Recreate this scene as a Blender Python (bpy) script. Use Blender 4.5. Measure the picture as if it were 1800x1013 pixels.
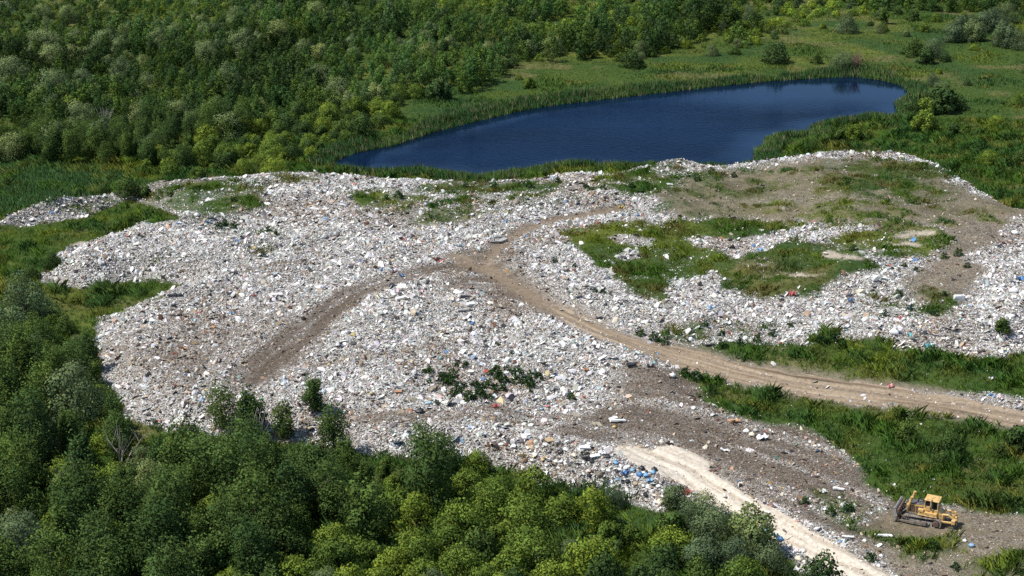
import bpy, bmesh, math, random
import numpy as np
from mathutils import Vector, Matrix, Euler

for o in list(bpy.data.objects): bpy.data.objects.remove(o)
S = bpy.context.scene
COL = S.collection
R = math.radians
random.seed(7)

# ------------------------------------------------------------------ camera, sky, sun, exposure
W_PX, H_PX, F_PX = 1800.0, 1013.0, 3000.0        # photograph's own pixels
CAM_H, PITCH = 86.0, R(19.5)
cam_d = bpy.data.cameras.new('camera'); cam = bpy.data.objects.new('camera', cam_d); COL.objects.link(cam)
cam_d.sensor_width = 36; cam_d.lens = 36 * F_PX / W_PX
cam_d.clip_start = 1; cam_d.clip_end = 9000
cam.location = (0, 0, CAM_H); cam.rotation_euler = (math.pi / 2 - PITCH, 0, 0)
S.camera = cam
SUN_EL, SUN_AZ = R(57), R(-98)                   # azimuth from +Y (away from the camera) towards +X
w = bpy.data.worlds.new('World'); S.world = w; w.use_nodes = True
nt = w.node_tree; bg = nt.nodes['Background']
sky = nt.nodes.new('ShaderNodeTexSky'); sky.sky_type = 'NISHITA'; sky.sun_disc = False
sky.sun_elevation = SUN_EL; sky.sun_rotation = SUN_AZ; sky.air_density = 1.0; sky.dust_density = 0.6; sky.ozone_density = 1.5
nt.links.new(sky.outputs[0], bg.inputs[0]); bg.inputs[1].default_value = 0.098
sl = bpy.data.lights.new('sun', 'SUN'); sl.energy = 4.05; sl.angle = R(0.5); sl.color = (1, .955, .88)
so = bpy.data.objects.new('sun', sl); COL.objects.link(so)
sd = Vector((math.sin(SUN_AZ) * math.cos(SUN_EL), math.cos(SUN_AZ) * math.cos(SUN_EL), math.sin(SUN_EL)))
so.rotation_euler = (-sd).to_track_quat('-Z', 'Y').to_euler(); so.location = (-60, 100, 150)
S.view_settings.view_transform = 'Standard'; S.view_settings.look = 'None'
S.view_settings.exposure = 0.45; S.view_settings.gamma = 1
S.cycles.max_bounces = 5; S.cycles.diffuse_bounces = 3; S.cycles.transmission_bounces = 3; S.cycles.transparent_max_bounces = 4
S.cycles.use_denoising = False

# ------------------------------------------------------------------ numbers
def hash01(ix, iy, seed):
    h = (ix.astype(np.int64) * 374761393 + iy.astype(np.int64) * 668265263 + seed * 974711) & 0x7fffffff
    h = ((h ^ (h >> 13)) * 1274126177) & 0x7fffffff
    return ((h ^ (h >> 16)) & 0xffffff) / float(0xffffff)
def vnoise(x, y, seed=0):
    xi, yi = np.floor(x), np.floor(y); fx, fy = x - xi, y - yi
    fx = fx * fx * (3 - 2 * fx); fy = fy * fy * (3 - 2 * fy)
    a = hash01(xi, yi, seed); b = hash01(xi + 1, yi, seed); c = hash01(xi, yi + 1, seed); d = hash01(xi + 1, yi + 1, seed)
    return (a * (1 - fx) + b * fx) * (1 - fy) + (c * (1 - fx) + d * fx) * fy
def fbm(x, y, scale, octv=3, seed=0):
    s = 0; a = 1.0; t = 0
    for k in range(octv):
        s = s + a * vnoise(x / scale + 17.3 * k, y / scale - 9.1 * k, seed + k * 31); t += a; a *= .5; scale *= .5
    return s / t * 2 - 1
def sstep(a, b, x):
    t = np.clip((x - a) / (b - a), 0, 1); return t * t * (3 - 2 * t)
CP, SP = math.cos(PITCH), math.sin(PITCH)
def project(x, y, z):
    dz = z - CAM_H
    dep = y * CP - dz * SP; up = y * SP + dz * CP
    return W_PX / 2 + F_PX * x / dep, H_PX / 2 - F_PX * up / dep
def unproject(u, v, z=1.0):
    a = (u - W_PX / 2) / F_PX; b = -(v - H_PX / 2) / F_PX
    dx, dy, dz = a, CP + b * SP, -SP + b * CP
    t = (z - CAM_H) / dz
    return t * dx, t * dy
def poly_sd(P, x, y):
    """signed distance to a polygon (negative inside)"""
    P = np.asarray(P, float); n = len(P)
    d = np.full(x.shape, 1e18); ins = np.zeros(x.shape, bool)
    for i in range(n):
        x0, y0 = P[i]; x1, y1 = P[(i + 1) % n]
        ex, ey = x1 - x0, y1 - y0
        t = np.clip(((x - x0) * ex + (y - y0) * ey) / (ex * ex + ey * ey + 1e-12), 0, 1)
        d = np.minimum(d, (x - x0 - t * ex) ** 2 + (y - y0 - t * ey) ** 2)
        c = (y0 > y) != (y1 > y)
        if abs(y1 - y0) > 1e-12: ins ^= c & (x < (x1 - x0) * (y - y0) / (y1 - y0) + x0)
    d = np.sqrt(d); return np.where(ins, -d, d)
def line_d(P, x, y):
    """(unsigned distance, signed offset, how far along in metres) from a polyline"""
    P = np.asarray(P, float); best = np.full(x.shape, 1e18); sgn = np.zeros(x.shape); al = np.zeros(x.shape); acc = 0
    for i in range(len(P) - 1):
        x0, y0 = P[i]; ex, ey = P[i + 1] - P[i]; L = math.hypot(ex, ey)
        t = np.clip(((x - x0) * ex + (y - y0) * ey) / (L * L), 0, 1)
        d = (x - x0 - t * ex) ** 2 + (y - y0 - t * ey) ** 2
        m = d < best; best = np.where(m, d, best)
        cr = (ex * (y - y0) - ey * (x - x0)) / L
        sgn = np.where(m, cr, sgn); al = np.where(m, acc + t * L, al); acc += L
    d = np.sqrt(best); return d, np.sign(sgn) * d, al

# ------------------------------------------------------------------ outlines (traced, then laid out on the ground in metres)
def gp(pts, z=1.0):
    out = []
    for p in pts:
        out.append(unproject(p[0], p[1], p[2] if len(p) > 2 else z))
    return np.array(out)
POND = gp([(562,291),(618,269),(686,255),(720,244),(760,231),(830,214),(900,197),(960,186),(1060,174),(1150,164),(1250,152),(1350,142),(1440,137),(1500,134),(1550,140),(1590,150),(1604,162),(1600,174),(1580,182),(1588,207),(1560,214),(1530,209),(1500,215),(1470,218),(1432,224),(1430,240),(1390,242),(1352,247),(1349,262),(1334,267),(1334,290),(1290,302),(1240,300),(1200,298),(1150,298),(1110,300),(1066,300),(1033,294),(986,296),(940,304),(898,311),(840,318),(790,312),(740,304),(690,308),(650,307),(600,300)], 0.0)
MOUND = gp([(-60,412,1),(60,362,1),(150,347,1),(270,320,1.2),(400,312,1.4),(540,299,1.6),(600,302,1.6),(650,307,1.8),(740,308,2),(830,316,2),(900,314,2),(1000,302,2),(1120,292,2.2),(1150,281,2.6),(1200,279,2.6),(1250,289,2.2),(1330,285,2),(1400,274,2.6),(1450,267,3),(1530,264,3),(1580,267,3),(1640,277,3),(1690,298,2.5),(1720,322,2),(1760,347,2),(1810,367,2),(2100,420,1),(2100,1150,1),(1480,1150,1),(1392,990,.8),(1330,948,.8),(1210,890,.8),(1170,900,.8),(1100,885,.8),(1050,872,.8),(980,858,.8),(955,848,.8),(900,832,.8),(830,818,.8),(760,810,.8),(640,800,.8),(590,790,.8),(500,780,.8),(400,772,.8),(300,760,.8),(222,735,.8),(182,660,.8),(166,606,.8),(163,560,.8),(205,549,.8),(320,512,.8),(305,502,.8),(240,496,.8),(180,506,.8),(110,510,.8),(70,490,.8),(80,472,.8),(96,444,.8),(150,428,.8),(240,398,.8),(305,392,.8),(300,374,.8),(240,356,.8),(150,382,.8),(60,398,.8),(-60,430,.8)])
LOW = gp([(1180,655),(1300,668),(1560,715),(2060,752),(2060,1100),(1480,1100),(1392,990),(1240,900),(1130,850),(1060,800),(1090,770),(1180,790),(1300,770)], 1.6)
RISE = [unproject(1500, 320, 3), unproject(760, 560, 3), unproject(300, 450, 3), unproject(1650, 520, 3)]
def T(pts, z=2.6): return gp(pts, z)
ROAD_LINE = T([(800,470),(850,492),(890,520),(950,556),(1050,600),(1130,626),(1250,651),(1400,682),(1550,704),(1700,722),(1820,741),(2060,785)], 2.4)
CHALK_LINE = T([(1110,795),(1200,830),(1290,878),(1380,928),(1460,972),(1540,1018),(1640,1080)], 1.8)
TRACK_A = T([(850,486),(790,486),(700,508),(625,535),(572,572),(530,608),(480,642),(440,672)])
TRACK_B = T([(1090,378),(1040,386),(980,396),(930,412),(893,434),(868,458),(852,484)])
TRACK_C = T([(640,735),(760,742),(880,742),(1000,752),(1100,766),(1220,790),(1360,838),(1500,890)], 2.2)
TRACK_D = T([(1210,352),(1290,330),(1370,308),(1440,300)], 3.4)
TRACK_E = T([(1190,378),(1300,376),(1450,374),(1600,372),(1720,372),(1820,380)], 3.4)
TRACK_F = T([(420,492),(480,482),(540,474)], 2.8)
TRACK_H = T([(1640,930),(1720,941),(2060,948)], 1.9); TRACK_I = T([(1660,912),(1740,924),(2060,931)], 1.9)
TRACK_G = T([(450,640),(560,652),(680,640),(760,632)], 2.8)

RIDGES = [T(p_) for p_ in ([(430,352),(560,352),(640,372),(760,392),(900,376),(1000,358),(1130,364),(1205,376)], [(1365,527),(1450,514),(1560,482),(1650,455)], [(1480,590),(1600,608),(1740,598),(1800,560)], [(95,470),(200,428),(330,396),(430,372)], [(175,562),(330,525),(480,488)], [(900,488),(1000,538),(1100,575),(1220,592)], [(640,590),(740,560),(850,560),(960,605)], [(300,480),(430,440),(560,428)], [(1160,288),(1330,287),(1450,270),(1580,272),(1690,302),(1730,330)], [(850,785),(960,800),(1050,822),(1150,858)])]
RIDGE_A = (.9, 1.2, 1.3, .8, .8, 1.0, .7, .6, .8, 1.1)
DOZ = unproject(1616, 925, 1.8)
def mound_in(x, y): return -poly_sd(MOUND, x, y)
def height(x, y):
    m = mound_in(x, y); p = poly_sd(POND, x, y); low = -poly_sd(LOW, x, y)
    h = .75 + .28 * fbm(x, y, 22, 2, 3) + .1 * fbm(x, y, 5, 2, 5)
    up = sstep(0, 6.5, m)
    top = 2.3 * up + .9 * sstep(8, 40, m)
    for (cx, cy), a, r in zip(RISE, (1.7, .9, .5, .9), (24, 26, 18, 16)):
        top = top + up * a * np.exp(-((x - cx) ** 2 + (y - cy) ** 2) / (r * r))
    lowf = sstep(-5, 5, low)
    top = top * (1 - .45 * lowf)
    rough = up * (1 - .8 * lowf)
    for L, wd in ((ROAD_LINE, 4.5), (CHALK_LINE, 5), (TRACK_A, 3.5), (TRACK_B, 2)):
        rough = rough * (.12 + .88 * sstep(wd * .8, wd * 2.0, line_d(L, x, y)[0]))
    h = h + top + rough * (.95 * fbm(x, y, 9, 3, 8) + .35 * fbm(x, y, 2.6, 2, 9))
    for L, a in zip(RIDGES, RIDGE_A): h = h + up * a * np.exp(-(line_d(L, x, y)[0] / 3.0) ** 2) * (.6 + .8 * vnoise(x / 7, y / 7, 66))
    for L, wd, a in ((TRACK_A, 3.0, .5), (TRACK_B, 1.6, .4), (ROAD_LINE, 3, .25)):
        h = h - a * np.exp(-(line_d(L, x, y)[0] / wd) ** 2)
    f = sstep(-1.5, 2.2, p)
    return -1.6 * (1 - f) + h * f
def h1(x, y): return float(height(np.array([float(x)]), np.array([float(y)]))[0])

# patches in photograph pixels; tested against where each ground point is seen, after a wobble
G_DARK = {   # rank weeds and grass on the tip
 'a': [(985,412),(1060,396),(1150,388),(1270,383),(1370,386),(1395,400),(1350,414),(1290,416),(1215,420),(1262,440),(1292,470),(1240,486),(1180,498),(1155,532),(1105,515),(1050,472),(1010,442)],
 'b': [(1250,470),(1290,452),(1361,428),(1418,417),(1445,428),(1478,434),(1530,446),(1566,470),(1495,484),(1485,501),(1361,529),(1294,522),(1252,510)],
 'c': [(1462,408),(1512,385),(1579,390),(1636,400),(1680,424),(1646,438),(1582,455),(1529,446),(1465,428)],
 'd': [(605,352),(640,336),(700,345),(748,350),(705,362),(640,363)],
 'e': [(722,392),(762,360),(832,365),(842,373),(790,386),(750,396)],
 'f': [(735,333),(800,317),(870,322),(960,318),(992,322),(940,336),(870,340),(790,342)],
 'g': [(100,512),(200,496),(270,490),(312,500),(262,526),(212,547),(165,560),(110,556)],
 'h': [(318,322),(380,318),(445,330),(482,352),(435,368),(370,378),(300,372),(312,350)],
 'i': [(1125,598),(1240,606),(1330,604),(1400,602),(1470,578),(1540,604),(1590,622),(1700,626),(2060,606),(2060,700),(1700,690),(1500,672),(1350,652),(1250,632),(1130,606)],
 'j': [(1192,657),(1290,666),(1400,692),(1560,718),(1700,738),(2060,754),(2060,905),(1745,908),(1690,892),(1600,882),(1570,880),(1520,842),(1480,802),(1410,757),(1330,742),(1240,702)],
 'k': [(1300,355),(1400,350),(1560,352),(1690,350),(1560,364),(1400,366)],
 'l': [(1080,300),(1150,296),(1190,320),(1150,345),(1080,345),(1040,320)],
 'm': [(450,318),(500,308),(560,304),(520,322)],
}
G_SPARSE = {
 'k': [(1145,335),(1330,282),(1530,270),(1650,280),(1720,330),(1790,370),(1600,400),(1215,382)],
 'l': [(60,360),(300,320),(480,310),(490,340),(430,380),(330,390),(300,370),(240,350),(150,380)],
 'n': [(600,330),(760,335),(1000,330),(1010,350),(850,380),(720,392),(620,366)],
 'a': [(1395,288),(1530,274),(1625,284),(1695,312),(1705,342),(1600,352),(1500,346),(1425,336)],
 'b': [(1500,520),(1600,500),(1700,520),(1690,560),(1560,565)],
 'c': [(1430,870),(1500,880),(1560,900),(1660,925),(1690,975),(1600,990),(1520,940),(1440,895)],
 'd': [(1150,300),(1250,295),(1300,300),(1260,330),(1180,345)],
 'e': [(240,455),(350,440),(370,446),(250,466)],
 'f': [(355,398),(420,392),(485,403),(490,412),(420,412)],
 'g': [(400,440),(470,420),(480,440),(420,470)],
 'h': [(1215,560),(1320,570),(1400,598),(1230,606),(1130,590)],
 'i': [(1700,985),(1800,960),(2060,1030),(1700,1030)],
 'j': [(770,300),(900,322),(1000,330),(980,352),(800,350)],
}
D_SOIL = {
 'a': [(1150,352),(1200,338),(1300,312),(1405,296),(1440,318),(1340,350),(1215,374)],
 'b': [(1180,366),(1400,362),(1700,352),(1780,350),(2060,385),(1770,430),(1680,445),(1640,400),(1500,384),(1215,384)],
 'c': [(1660,560),(1720,480),(1700,440),(1640,440),(1600,520)],
 'e': [(1140,338),(1240,304),(1420,286),(1530,277),(1640,292),(1690,325),(1760,358),(1790,385),(1215,385)],
 'd': [(1570,884),(1690,895),(2060,893),(2060,1030),(1600,1030),(1500,960)],
}
D_MUD = [(1095,636),(1190,645),(1262,694),(1350,730),(1430,745),(1500,795),(1550,840),(1590,880),(1560,935),(1480,940),(1400,900),(1250,825),(1180,785),(1110,775),(1010,762),(960,752),(1010,728),(1080,700)]
D_BROWN = [(180,610),(330,585),(520,545),(600,545),(560,600),(500,660),(430,700),(300,690),(230,660)]
SAND = {'a': [(1568,412),(1600,406),(1640,405),(1640,412),(1600,416),(1570,418)], 'b': [(1567,430),(1590,424),(1616,428),(1612,433),(1575,434)],
 'c': [(1443,448),(1460,442),(1485,446),(1530,452),(1520,458),(1450,455)], 'd': [(1376,482),(1400,478),(1420,482),(1465,480),(1460,486),(1395,489)],
 'e': [(187,404),(195,396),(206,401),(203,408),(190,410)], 'f': [(122,432),(140,425),(150,427),(132,436)],
 'g':[(1305,488),(1316,484),(1322,490),(1310,494)], 'h':[(1100,775),(1110,778),(1108,783),(1100,781)]}
TRASH_IN = [[(1068,418),(1110,412),(1150,418),(1148,430),(1110,432),(1075,430)],[(1094,442),(1115,440),(1120,452),(1100,455)],[(1275,440),(1300,420),(1370,412),(1365,425),(1320,450),(1285,455)],[(1410,412),(1440,402),(1530,398),(1528,404),(1470,415)],[(1770,380),(2060,370),(2060,620),(1740,615),(1700,560),(1750,440)]]
MEADOW_L = [(-60,520),(-60,395),(60,398),(150,380),(240,352),(303,374),(308,388),(245,396),(190,404),(150,428),(98,442),(110,460),(75,480),(60,520)]
CHALK = [(1076,790),(1085,783),(1105,782),(1135,787),(1150,792),(1158,785),(1190,784),(1222,797),(1250,812),(1250,828),(1294,858),(1388,909),(1464,951),(1528,991),(1605,1032),(1700,1080),(1560,1080),(1480,1022),(1440,992),(1400,970),(1330,930),(1250,884),(1200,852),(1115,816)]

def in_px(P, u, v, edge, wob=0.0, grow=0.0):
    """soft membership 0..1 of a pixel outline; v counts double because the ground is seen at a slant"""
    P = np.asarray(P, float); lo = P.min(0) - 60; hi = P.max(0) + 60
    k = (u > lo[0]) & (u < hi[0]) & (v > lo[1]) & (v < hi[1])
    out = np.zeros(u.shape)
    if k.any():
        Q = P * (1, 2.2)
        s = poly_sd(Q, u[k], v[k] * 2.2)
        ww = wob[k] if isinstance(wob, np.ndarray) else wob
        out[k] = np.clip(.5 - (s + ww - grow) / edge, 0, 1)
    return out

def cover(x, y, z=None):
    if z is None: z = height(x, y)
    u0, v0 = project(x, y, z)
    n1 = fbm(x, y, 7, 3, 40); n2 = fbm(x, y, 7, 3, 41); n3 = fbm(x, y, 2.2, 2, 42)
    u = u0 + 22 * n1 + 8 * n3; v = v0 + 8 * n2 + 3 * n3
    c = {}
    m = mound_in(x, y); p = poly_sd(POND, x, y)
    c['pond'] = p
    tip = np.clip((m + .8 * n3 + .3) / .8, 0, 1) * np.clip((p - .8) / 1.0, 0, 1)
    grass = 1 - tip; trash = tip.copy(); soil = np.zeros(x.shape)
    big = fbm(x, y, 13, 3, 60); mid = fbm(x, y, 3.5, 2, 61)
    for k_, P in G_DARK.items():
        a = in_px(P, u, v, 18, 20 * mid + 10 * big)
        if k_ not in 'gij': a = a * ((.94 + .06 * sstep(-.35, .0, mid + .4 * n3)) if k_ in 'abc' else ((.80 + .20 * sstep(-.42, .0, mid + .4 * n3)) if k_ in 'hmdfel' else (.15 + .85 * sstep(-.42, .0, mid + .4 * n3))))
        grass = np.maximum(grass, a); trash = trash * (1 - a)
    for k, P in D_SOIL.items():
        a = in_px(P, u, v, 30, 20 * mid) * (1 - grass); soil = np.maximum(soil, a); trash = trash * (1 - .86 * a)
    for k_, P in G_SPARSE.items():
        a = in_px(P, u, v, 34, 25 * mid) * ((.34 + .42 * sstep(-.1, .5, mid + .6 * big)) * (.45 + 1.0 * sstep(.05, .5, fbm(x, y, 1.7, 2, 180))) if k_ == 'k' else (.36 + .75 * sstep(-.40, .25, mid + .5 * big)))
        grass = np.maximum(grass, a * .85); trash = trash * (1 - .5 * a)
    # scattered green on the tip, more along its pond side
    a = in_px([(640,300),(1150,280),(1330,282),(1450,262),(1640,272),(1800,366),(1800,400),(1200,400),(1000,345),(700,330)], u, v, 30) * sstep(.15, .45, mid + .3 * big) * .7
    grass = np.maximum(grass, a); trash = trash * (1 - a)
    mud = in_px(D_MUD, u, v, 46, 26 * mid)
    brown = in_px(D_BROWN, u, v, 120, 40 * big) * .58
    da = line_d(TRACK_A, x, y); db = line_d(TRACK_B, x, y); dc = line_d(TRACK_C, x, y)
    mud = np.maximum(mud, np.clip(1.25 - (da[0] + .7 * n3) / 3.0, 0, 1)); mud = np.maximum(mud, np.clip(1.3 - (db[0] + .5 * n3) / 1.9, 0, 1))
    mud = np.maximum(mud, .62 * np.clip(1.3 - (dc[0] + 1.6 * n3) / 2.6, 0, 1))
    st = fbm(da[1] * 1.5, da[2] * .10, 1.5, 3, 130); st2 = fbm(dc[1] * 1.2, dc[2] * .09, 1.5, 3, 131)
    stp = np.where(da[0] < dc[0], st, st2)
    for L, q, wd in ((TRACK_H, .85, .42), (TRACK_I, .85, .42), (TRACK_E, .8, 2.2), (TRACK_F, .7, 1.0), (TRACK_G, .5, 1.4), (TRACK_D, .8, 3)):
        mud = np.maximum(mud, q * np.clip(1.3 - (line_d(L, x, y)[0] + .7 * n3) / wd, 0, 1))
    trk = np.maximum(np.clip(1.25 - (db[0] + .4 * n3) / 1.7, 0, 1), np.clip(1.2 - line_d(ROAD_LINE, x, y)[0] / 2.2, 0, 1) * sstep(1010, 940, u0)); c['trk'] = trk; trash = trash * (1 - .72 * trk) * (1 - .55 * np.clip(1.2 - (da[0] + .6 * n3) / 2.3, 0, 1))
    hub = in_px([(770,470),(830,440),(880,440),(900,470),(930,520),(900,540),(840,505),(780,500)], u, v, 60, 20 * mid); mud = np.maximum(mud, .95 * hub)
    dd = sstep(4.6, 3.4, np.hypot((x - DOZ[0]) * .78, (y - DOZ[1]) * 1.25)); grass = grass * (1 - dd); trash = trash * (1 - .9 * dd); mud = np.maximum(mud, .75 * dd)
    mud = np.maximum(mud, brown) * (1 - grass); mud = np.clip(mud * (1 + 1.1 * stp) + .10 * sstep(.15, .5, stp) * tip, 0, 1)
    road = np.clip(1.4 - (line_d(ROAD_LINE, x, y)[0] + .6 * n3 + 1.5 * sstep(930, 830, u0)) / 2.9, 0, 1); mud = np.maximum(mud, road * .9 * sstep(1010, 920, u0)); road = road * (.55 + .45 * sstep(900, 1000, u0))
    chalk = in_px(CHALK, u0 + 5 * n3, v0 + 2.5 * n2, 8)
    for k, P in SAND.items(): c['sand'] = np.maximum(c.get('sand', 0), in_px(P, u0 + 9 * n1 + 9 * n3, v0 + 3 * n2 + 3 * n3, 9, 6 * mid + 3) * .9)
    for P in TRASH_IN:
        a = in_px(P, u, v, 14, 10 * mid); grass = grass * (1 - .9 * a); trash = np.maximum(trash, a * .9); soil = soil * (1 - .7 * a)
    k = 1 - np.maximum(np.maximum(road, chalk), c['sand'])
    ml = in_px(MEADOW_L, u, v, 10, 8 * mid); grass = np.maximum(grass, ml); trash = trash * (1 - ml)
    c.update(u=u0, v=v0, tip=tip, grass=grass * k, trash=trash * (1 - .93 * np.maximum(chalk, c['sand'])) * (1 - .85 * road), mud=mud, soil=soil, road=road, chalk=chalk, n1=n1, n2=n2, n3=n3, big=big, mid=mid, z=z, rut=np.where(da[0] < db[0], da[1], db[1]))
    return c

# ------------------------------------------------------------------ materials
def mat(name):
    m = bpy.data.materials.new(name); m.use_nodes = True; n = m.node_tree.nodes
    return m, n, m.node_tree.links, n['Principled BSDF']
def noise_mix(n, l, col_socket, scale, lo, hi, coord='Object', detail=4, rough=.6):
    """multiply a colour by procedural noise"""
    tc = n.new('ShaderNodeTexCoord'); nz = n.new('ShaderNodeTexNoise'); nz.inputs['Scale'].default_value = scale; nz.inputs['Detail'].default_value = detail; nz.inputs['Roughness'].default_value = rough
    l.new(tc.outputs[coord], nz.inputs['Vector'])
    mr = n.new('ShaderNodeMapRange'); mr.inputs[1].default_value = .3; mr.inputs[2].default_value = .7; mr.inputs[3].default_value = lo; mr.inputs[4].default_value = hi
    l.new(nz.outputs[0], mr.inputs[0])
    mx = n.new('ShaderNodeMix'); mx.data_type = 'RGBA'; mx.blend_type = 'MULTIPLY'; mx.inputs[0].default_value = 1
    l.new(col_socket, mx.inputs[6]); l.new(mr.outputs[0], mx.inputs[7])
    return mx.outputs[2], nz.outputs[0]
def simple(name, col, rough=.6, metal=0, scale=3, lo=.75, hi=1.2):
    m, n, l, b = mat(name); rgb = n.new('ShaderNodeRGB'); rgb.outputs[0].default_value = (*col, 1)
    c, _ = noise_mix(n, l, rgb.outputs[0], scale, lo, hi); l.new(c, b.inputs['Base Color'])
    b.inputs['Roughness'].default_value = rough; b.inputs['Metallic'].default_value = metal
    return m
def attr_mat(name, rough=.7, trans=0.0, scale=0, lo=.8, hi=1.2, rnd=None, spec=.3):
    """colour from the mesh's own colour attribute; rnd: per-object variation"""
    m, n, l, b = mat(name); a = n.new('ShaderNodeAttribute'); a.attribute_name = 'Col'; c = a.outputs[0]
    if scale: c, _ = noise_mix(n, l, c, scale, lo, hi)
    if rnd:
        oi = n.new('ShaderNodeObjectInfo'); cr = n.new('ShaderNodeValToRGB'); e = cr.color_ramp.elements
        e[0].color = (*rnd[0], 1); e[1].color = (*rnd[-1], 1)
        for i, q in enumerate(rnd[1:-1]): x = e.new((i + 1) / (len(rnd) - 1)); x.color = (*q, 1)
        l.new(oi.outputs['Random'], cr.inputs[0]); mx = n.new('ShaderNodeMix'); mx.data_type = 'RGBA'; mx.blend_type = 'MULTIPLY'; mx.inputs[0].default_value = 1
        l.new(c, mx.inputs[6]); l.new(cr.outputs[0], mx.inputs[7]); c = mx.outputs[2]
    b.inputs['Roughness'].default_value = rough; b.inputs['Specular IOR Level'].default_value = spec
    l.new(c, b.inputs['Base Color'])
    if trans:
        t = n.new('ShaderNodeBsdfTranslucent'); l.new(c, t.inputs[0]); ms = n.new('ShaderNodeMixShader'); ms.inputs[0].default_value = trans
        l.new(b.outputs[0], ms.inputs[1]); l.new(t.outputs[0], ms.inputs[2]); l.new(ms.outputs[0], n['Material Output'].inputs[0])
    return m
M = {}
M['ground'], n, l, b = mat('ground')
a = n.new('ShaderNodeAttribute'); a.attribute_name = 'Col'
c, f = noise_mix(n, l, a.outputs[0], 1.6, .62, 1.36, detail=6, rough=.7)
at = n.new('ShaderNodeAttribute'); at.attribute_name = 'litter'
tc = n.new('ShaderNodeTexCoord'); vo = n.new('ShaderNodeTexVoronoi'); vo.inputs['Scale'].default_value = 7.5; l.new(tc.outputs['Object'], vo.inputs['Vector'])
sx = n.new('ShaderNodeSeparateColor'); l.new(vo.outputs['Color'], sx.inputs[0])
cr = n.new('ShaderNodeValToRGB'); e = cr.color_ramp.elements; e[0].position = 0; e[0].color = (.10, .09, .08, 1); e[1].position = 1; e[1].color = (.75, .74, .72, 1)
for p_, q_ in ((.3, (.16, .14, .115)), (.5, (.34, .31, .27)), (.72, (.6, .58, .55))): x_ = e.new(p_); x_.color = (*q_, 1)
cr.color_ramp.interpolation = 'CONSTANT'; l.new(sx.outputs[0], cr.inputs[0])
mx = n.new('ShaderNodeMix'); mx.data_type = 'RGBA'; l.new(at.outputs['Fac'], mx.inputs[0]); l.new(c, mx.inputs[6]); l.new(cr.outputs[0], mx.inputs[7])
l.new(mx.outputs[2], b.inputs['Base Color']); b.inputs['Roughness'].default_value = .9; b.inputs['Specular IOR Level'].default_value = .15
bp = n.new('ShaderNodeBump'); bp.inputs['Distance'].default_value = .3; bp.inputs['Strength'].default_value = .7; l.new(f, bp.inputs['Height']); l.new(bp.outputs[0], b.inputs['Normal'])
M['water'], n, l, b = mat('pond_water')
wt = n.new('ShaderNodeTexNoise'); wt.inputs['Scale'].default_value = .045; wt.inputs['Detail'].default_value = 3; wtc = n.new('ShaderNodeTexCoord'); wmp = n.new('ShaderNodeMapping'); wmp.inputs['Scale'].default_value = (.5, 1.3, 1); l.new(wtc.outputs['Object'], wmp.inputs[0]); l.new(wmp.outputs[0], wt.inputs['Vector'])
wr = n.new('ShaderNodeValToRGB'); we = wr.color_ramp.elements; we[0].position = .35; we[0].color = (.0014, .0062, .021, 1); we[1].position = .68; we[1].color = (.0028, .0118, .038, 1); l.new(wt.outputs[0], wr.inputs[0]); l.new(wr.outputs[0], b.inputs['Base Color']); b.inputs['Roughness'].default_value = .05; b.inputs['IOR'].default_value = 1.33; b.inputs['Specular IOR Level'].default_value = 0
tc = n.new('ShaderNodeTexCoord'); nz = n.new('ShaderNodeTexNoise'); nz.inputs['Scale'].default_value = .9; nz.inputs['Detail'].default_value = 3
mp = n.new('ShaderNodeMapping'); mp.inputs['Scale'].default_value = (.7, 1.5, 1); l.new(tc.outputs['Object'], mp.inputs[0]); l.new(mp.outputs[0], nz.inputs['Vector'])
bp = n.new('ShaderNodeBump'); bp.inputs['Distance'].default_value = .35; bp.inputs['Strength'].default_value = .22; l.new(nz.outputs[0], bp.inputs['Height'])
ca = n.new('ShaderNodeAttribute'); ca.attribute_name = 'calm'; cm = n.new('ShaderNodeMapRange'); cm.inputs[3].default_value = .30; cm.inputs[4].default_value = .04; l.new(ca.outputs['Fac'], cm.inputs[0]); l.new(cm.outputs[0], bp.inputs['Strength'])
gl = n.new('ShaderNodeBsdfGlossy'); gl.inputs['Roughness'].default_value = .04; gl.inputs[0].default_value = (.64, .82, 1, 1); l.new(bp.outputs[0], gl.inputs['Normal']); fr_ = n.new('ShaderNodeFresnel'); fr_.inputs[0].default_value = 1.33; l.new(bp.outputs[0], fr_.inputs['Normal'])
pf = n.new('ShaderNodeMath'); pf.operation = 'MULTIPLY'; pm = n.new('ShaderNodeMapRange'); pm.inputs[3].default_value = .36; pm.inputs[4].default_value = .85; l.new(ca.outputs['Fac'], pm.inputs[0]); l.new(pm.outputs[0], pf.inputs[1]); l.new(fr_.outputs[0], pf.inputs[0]); ms = n.new('ShaderNodeMixShader'); l.new(pf.outputs[0], ms.inputs[0]); l.new(b.outputs[0], ms.inputs[1]); l.new(gl.outputs[0], ms.inputs[2]); l.new(ms.outputs[0], n['Material Output'].inputs[0])
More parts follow.
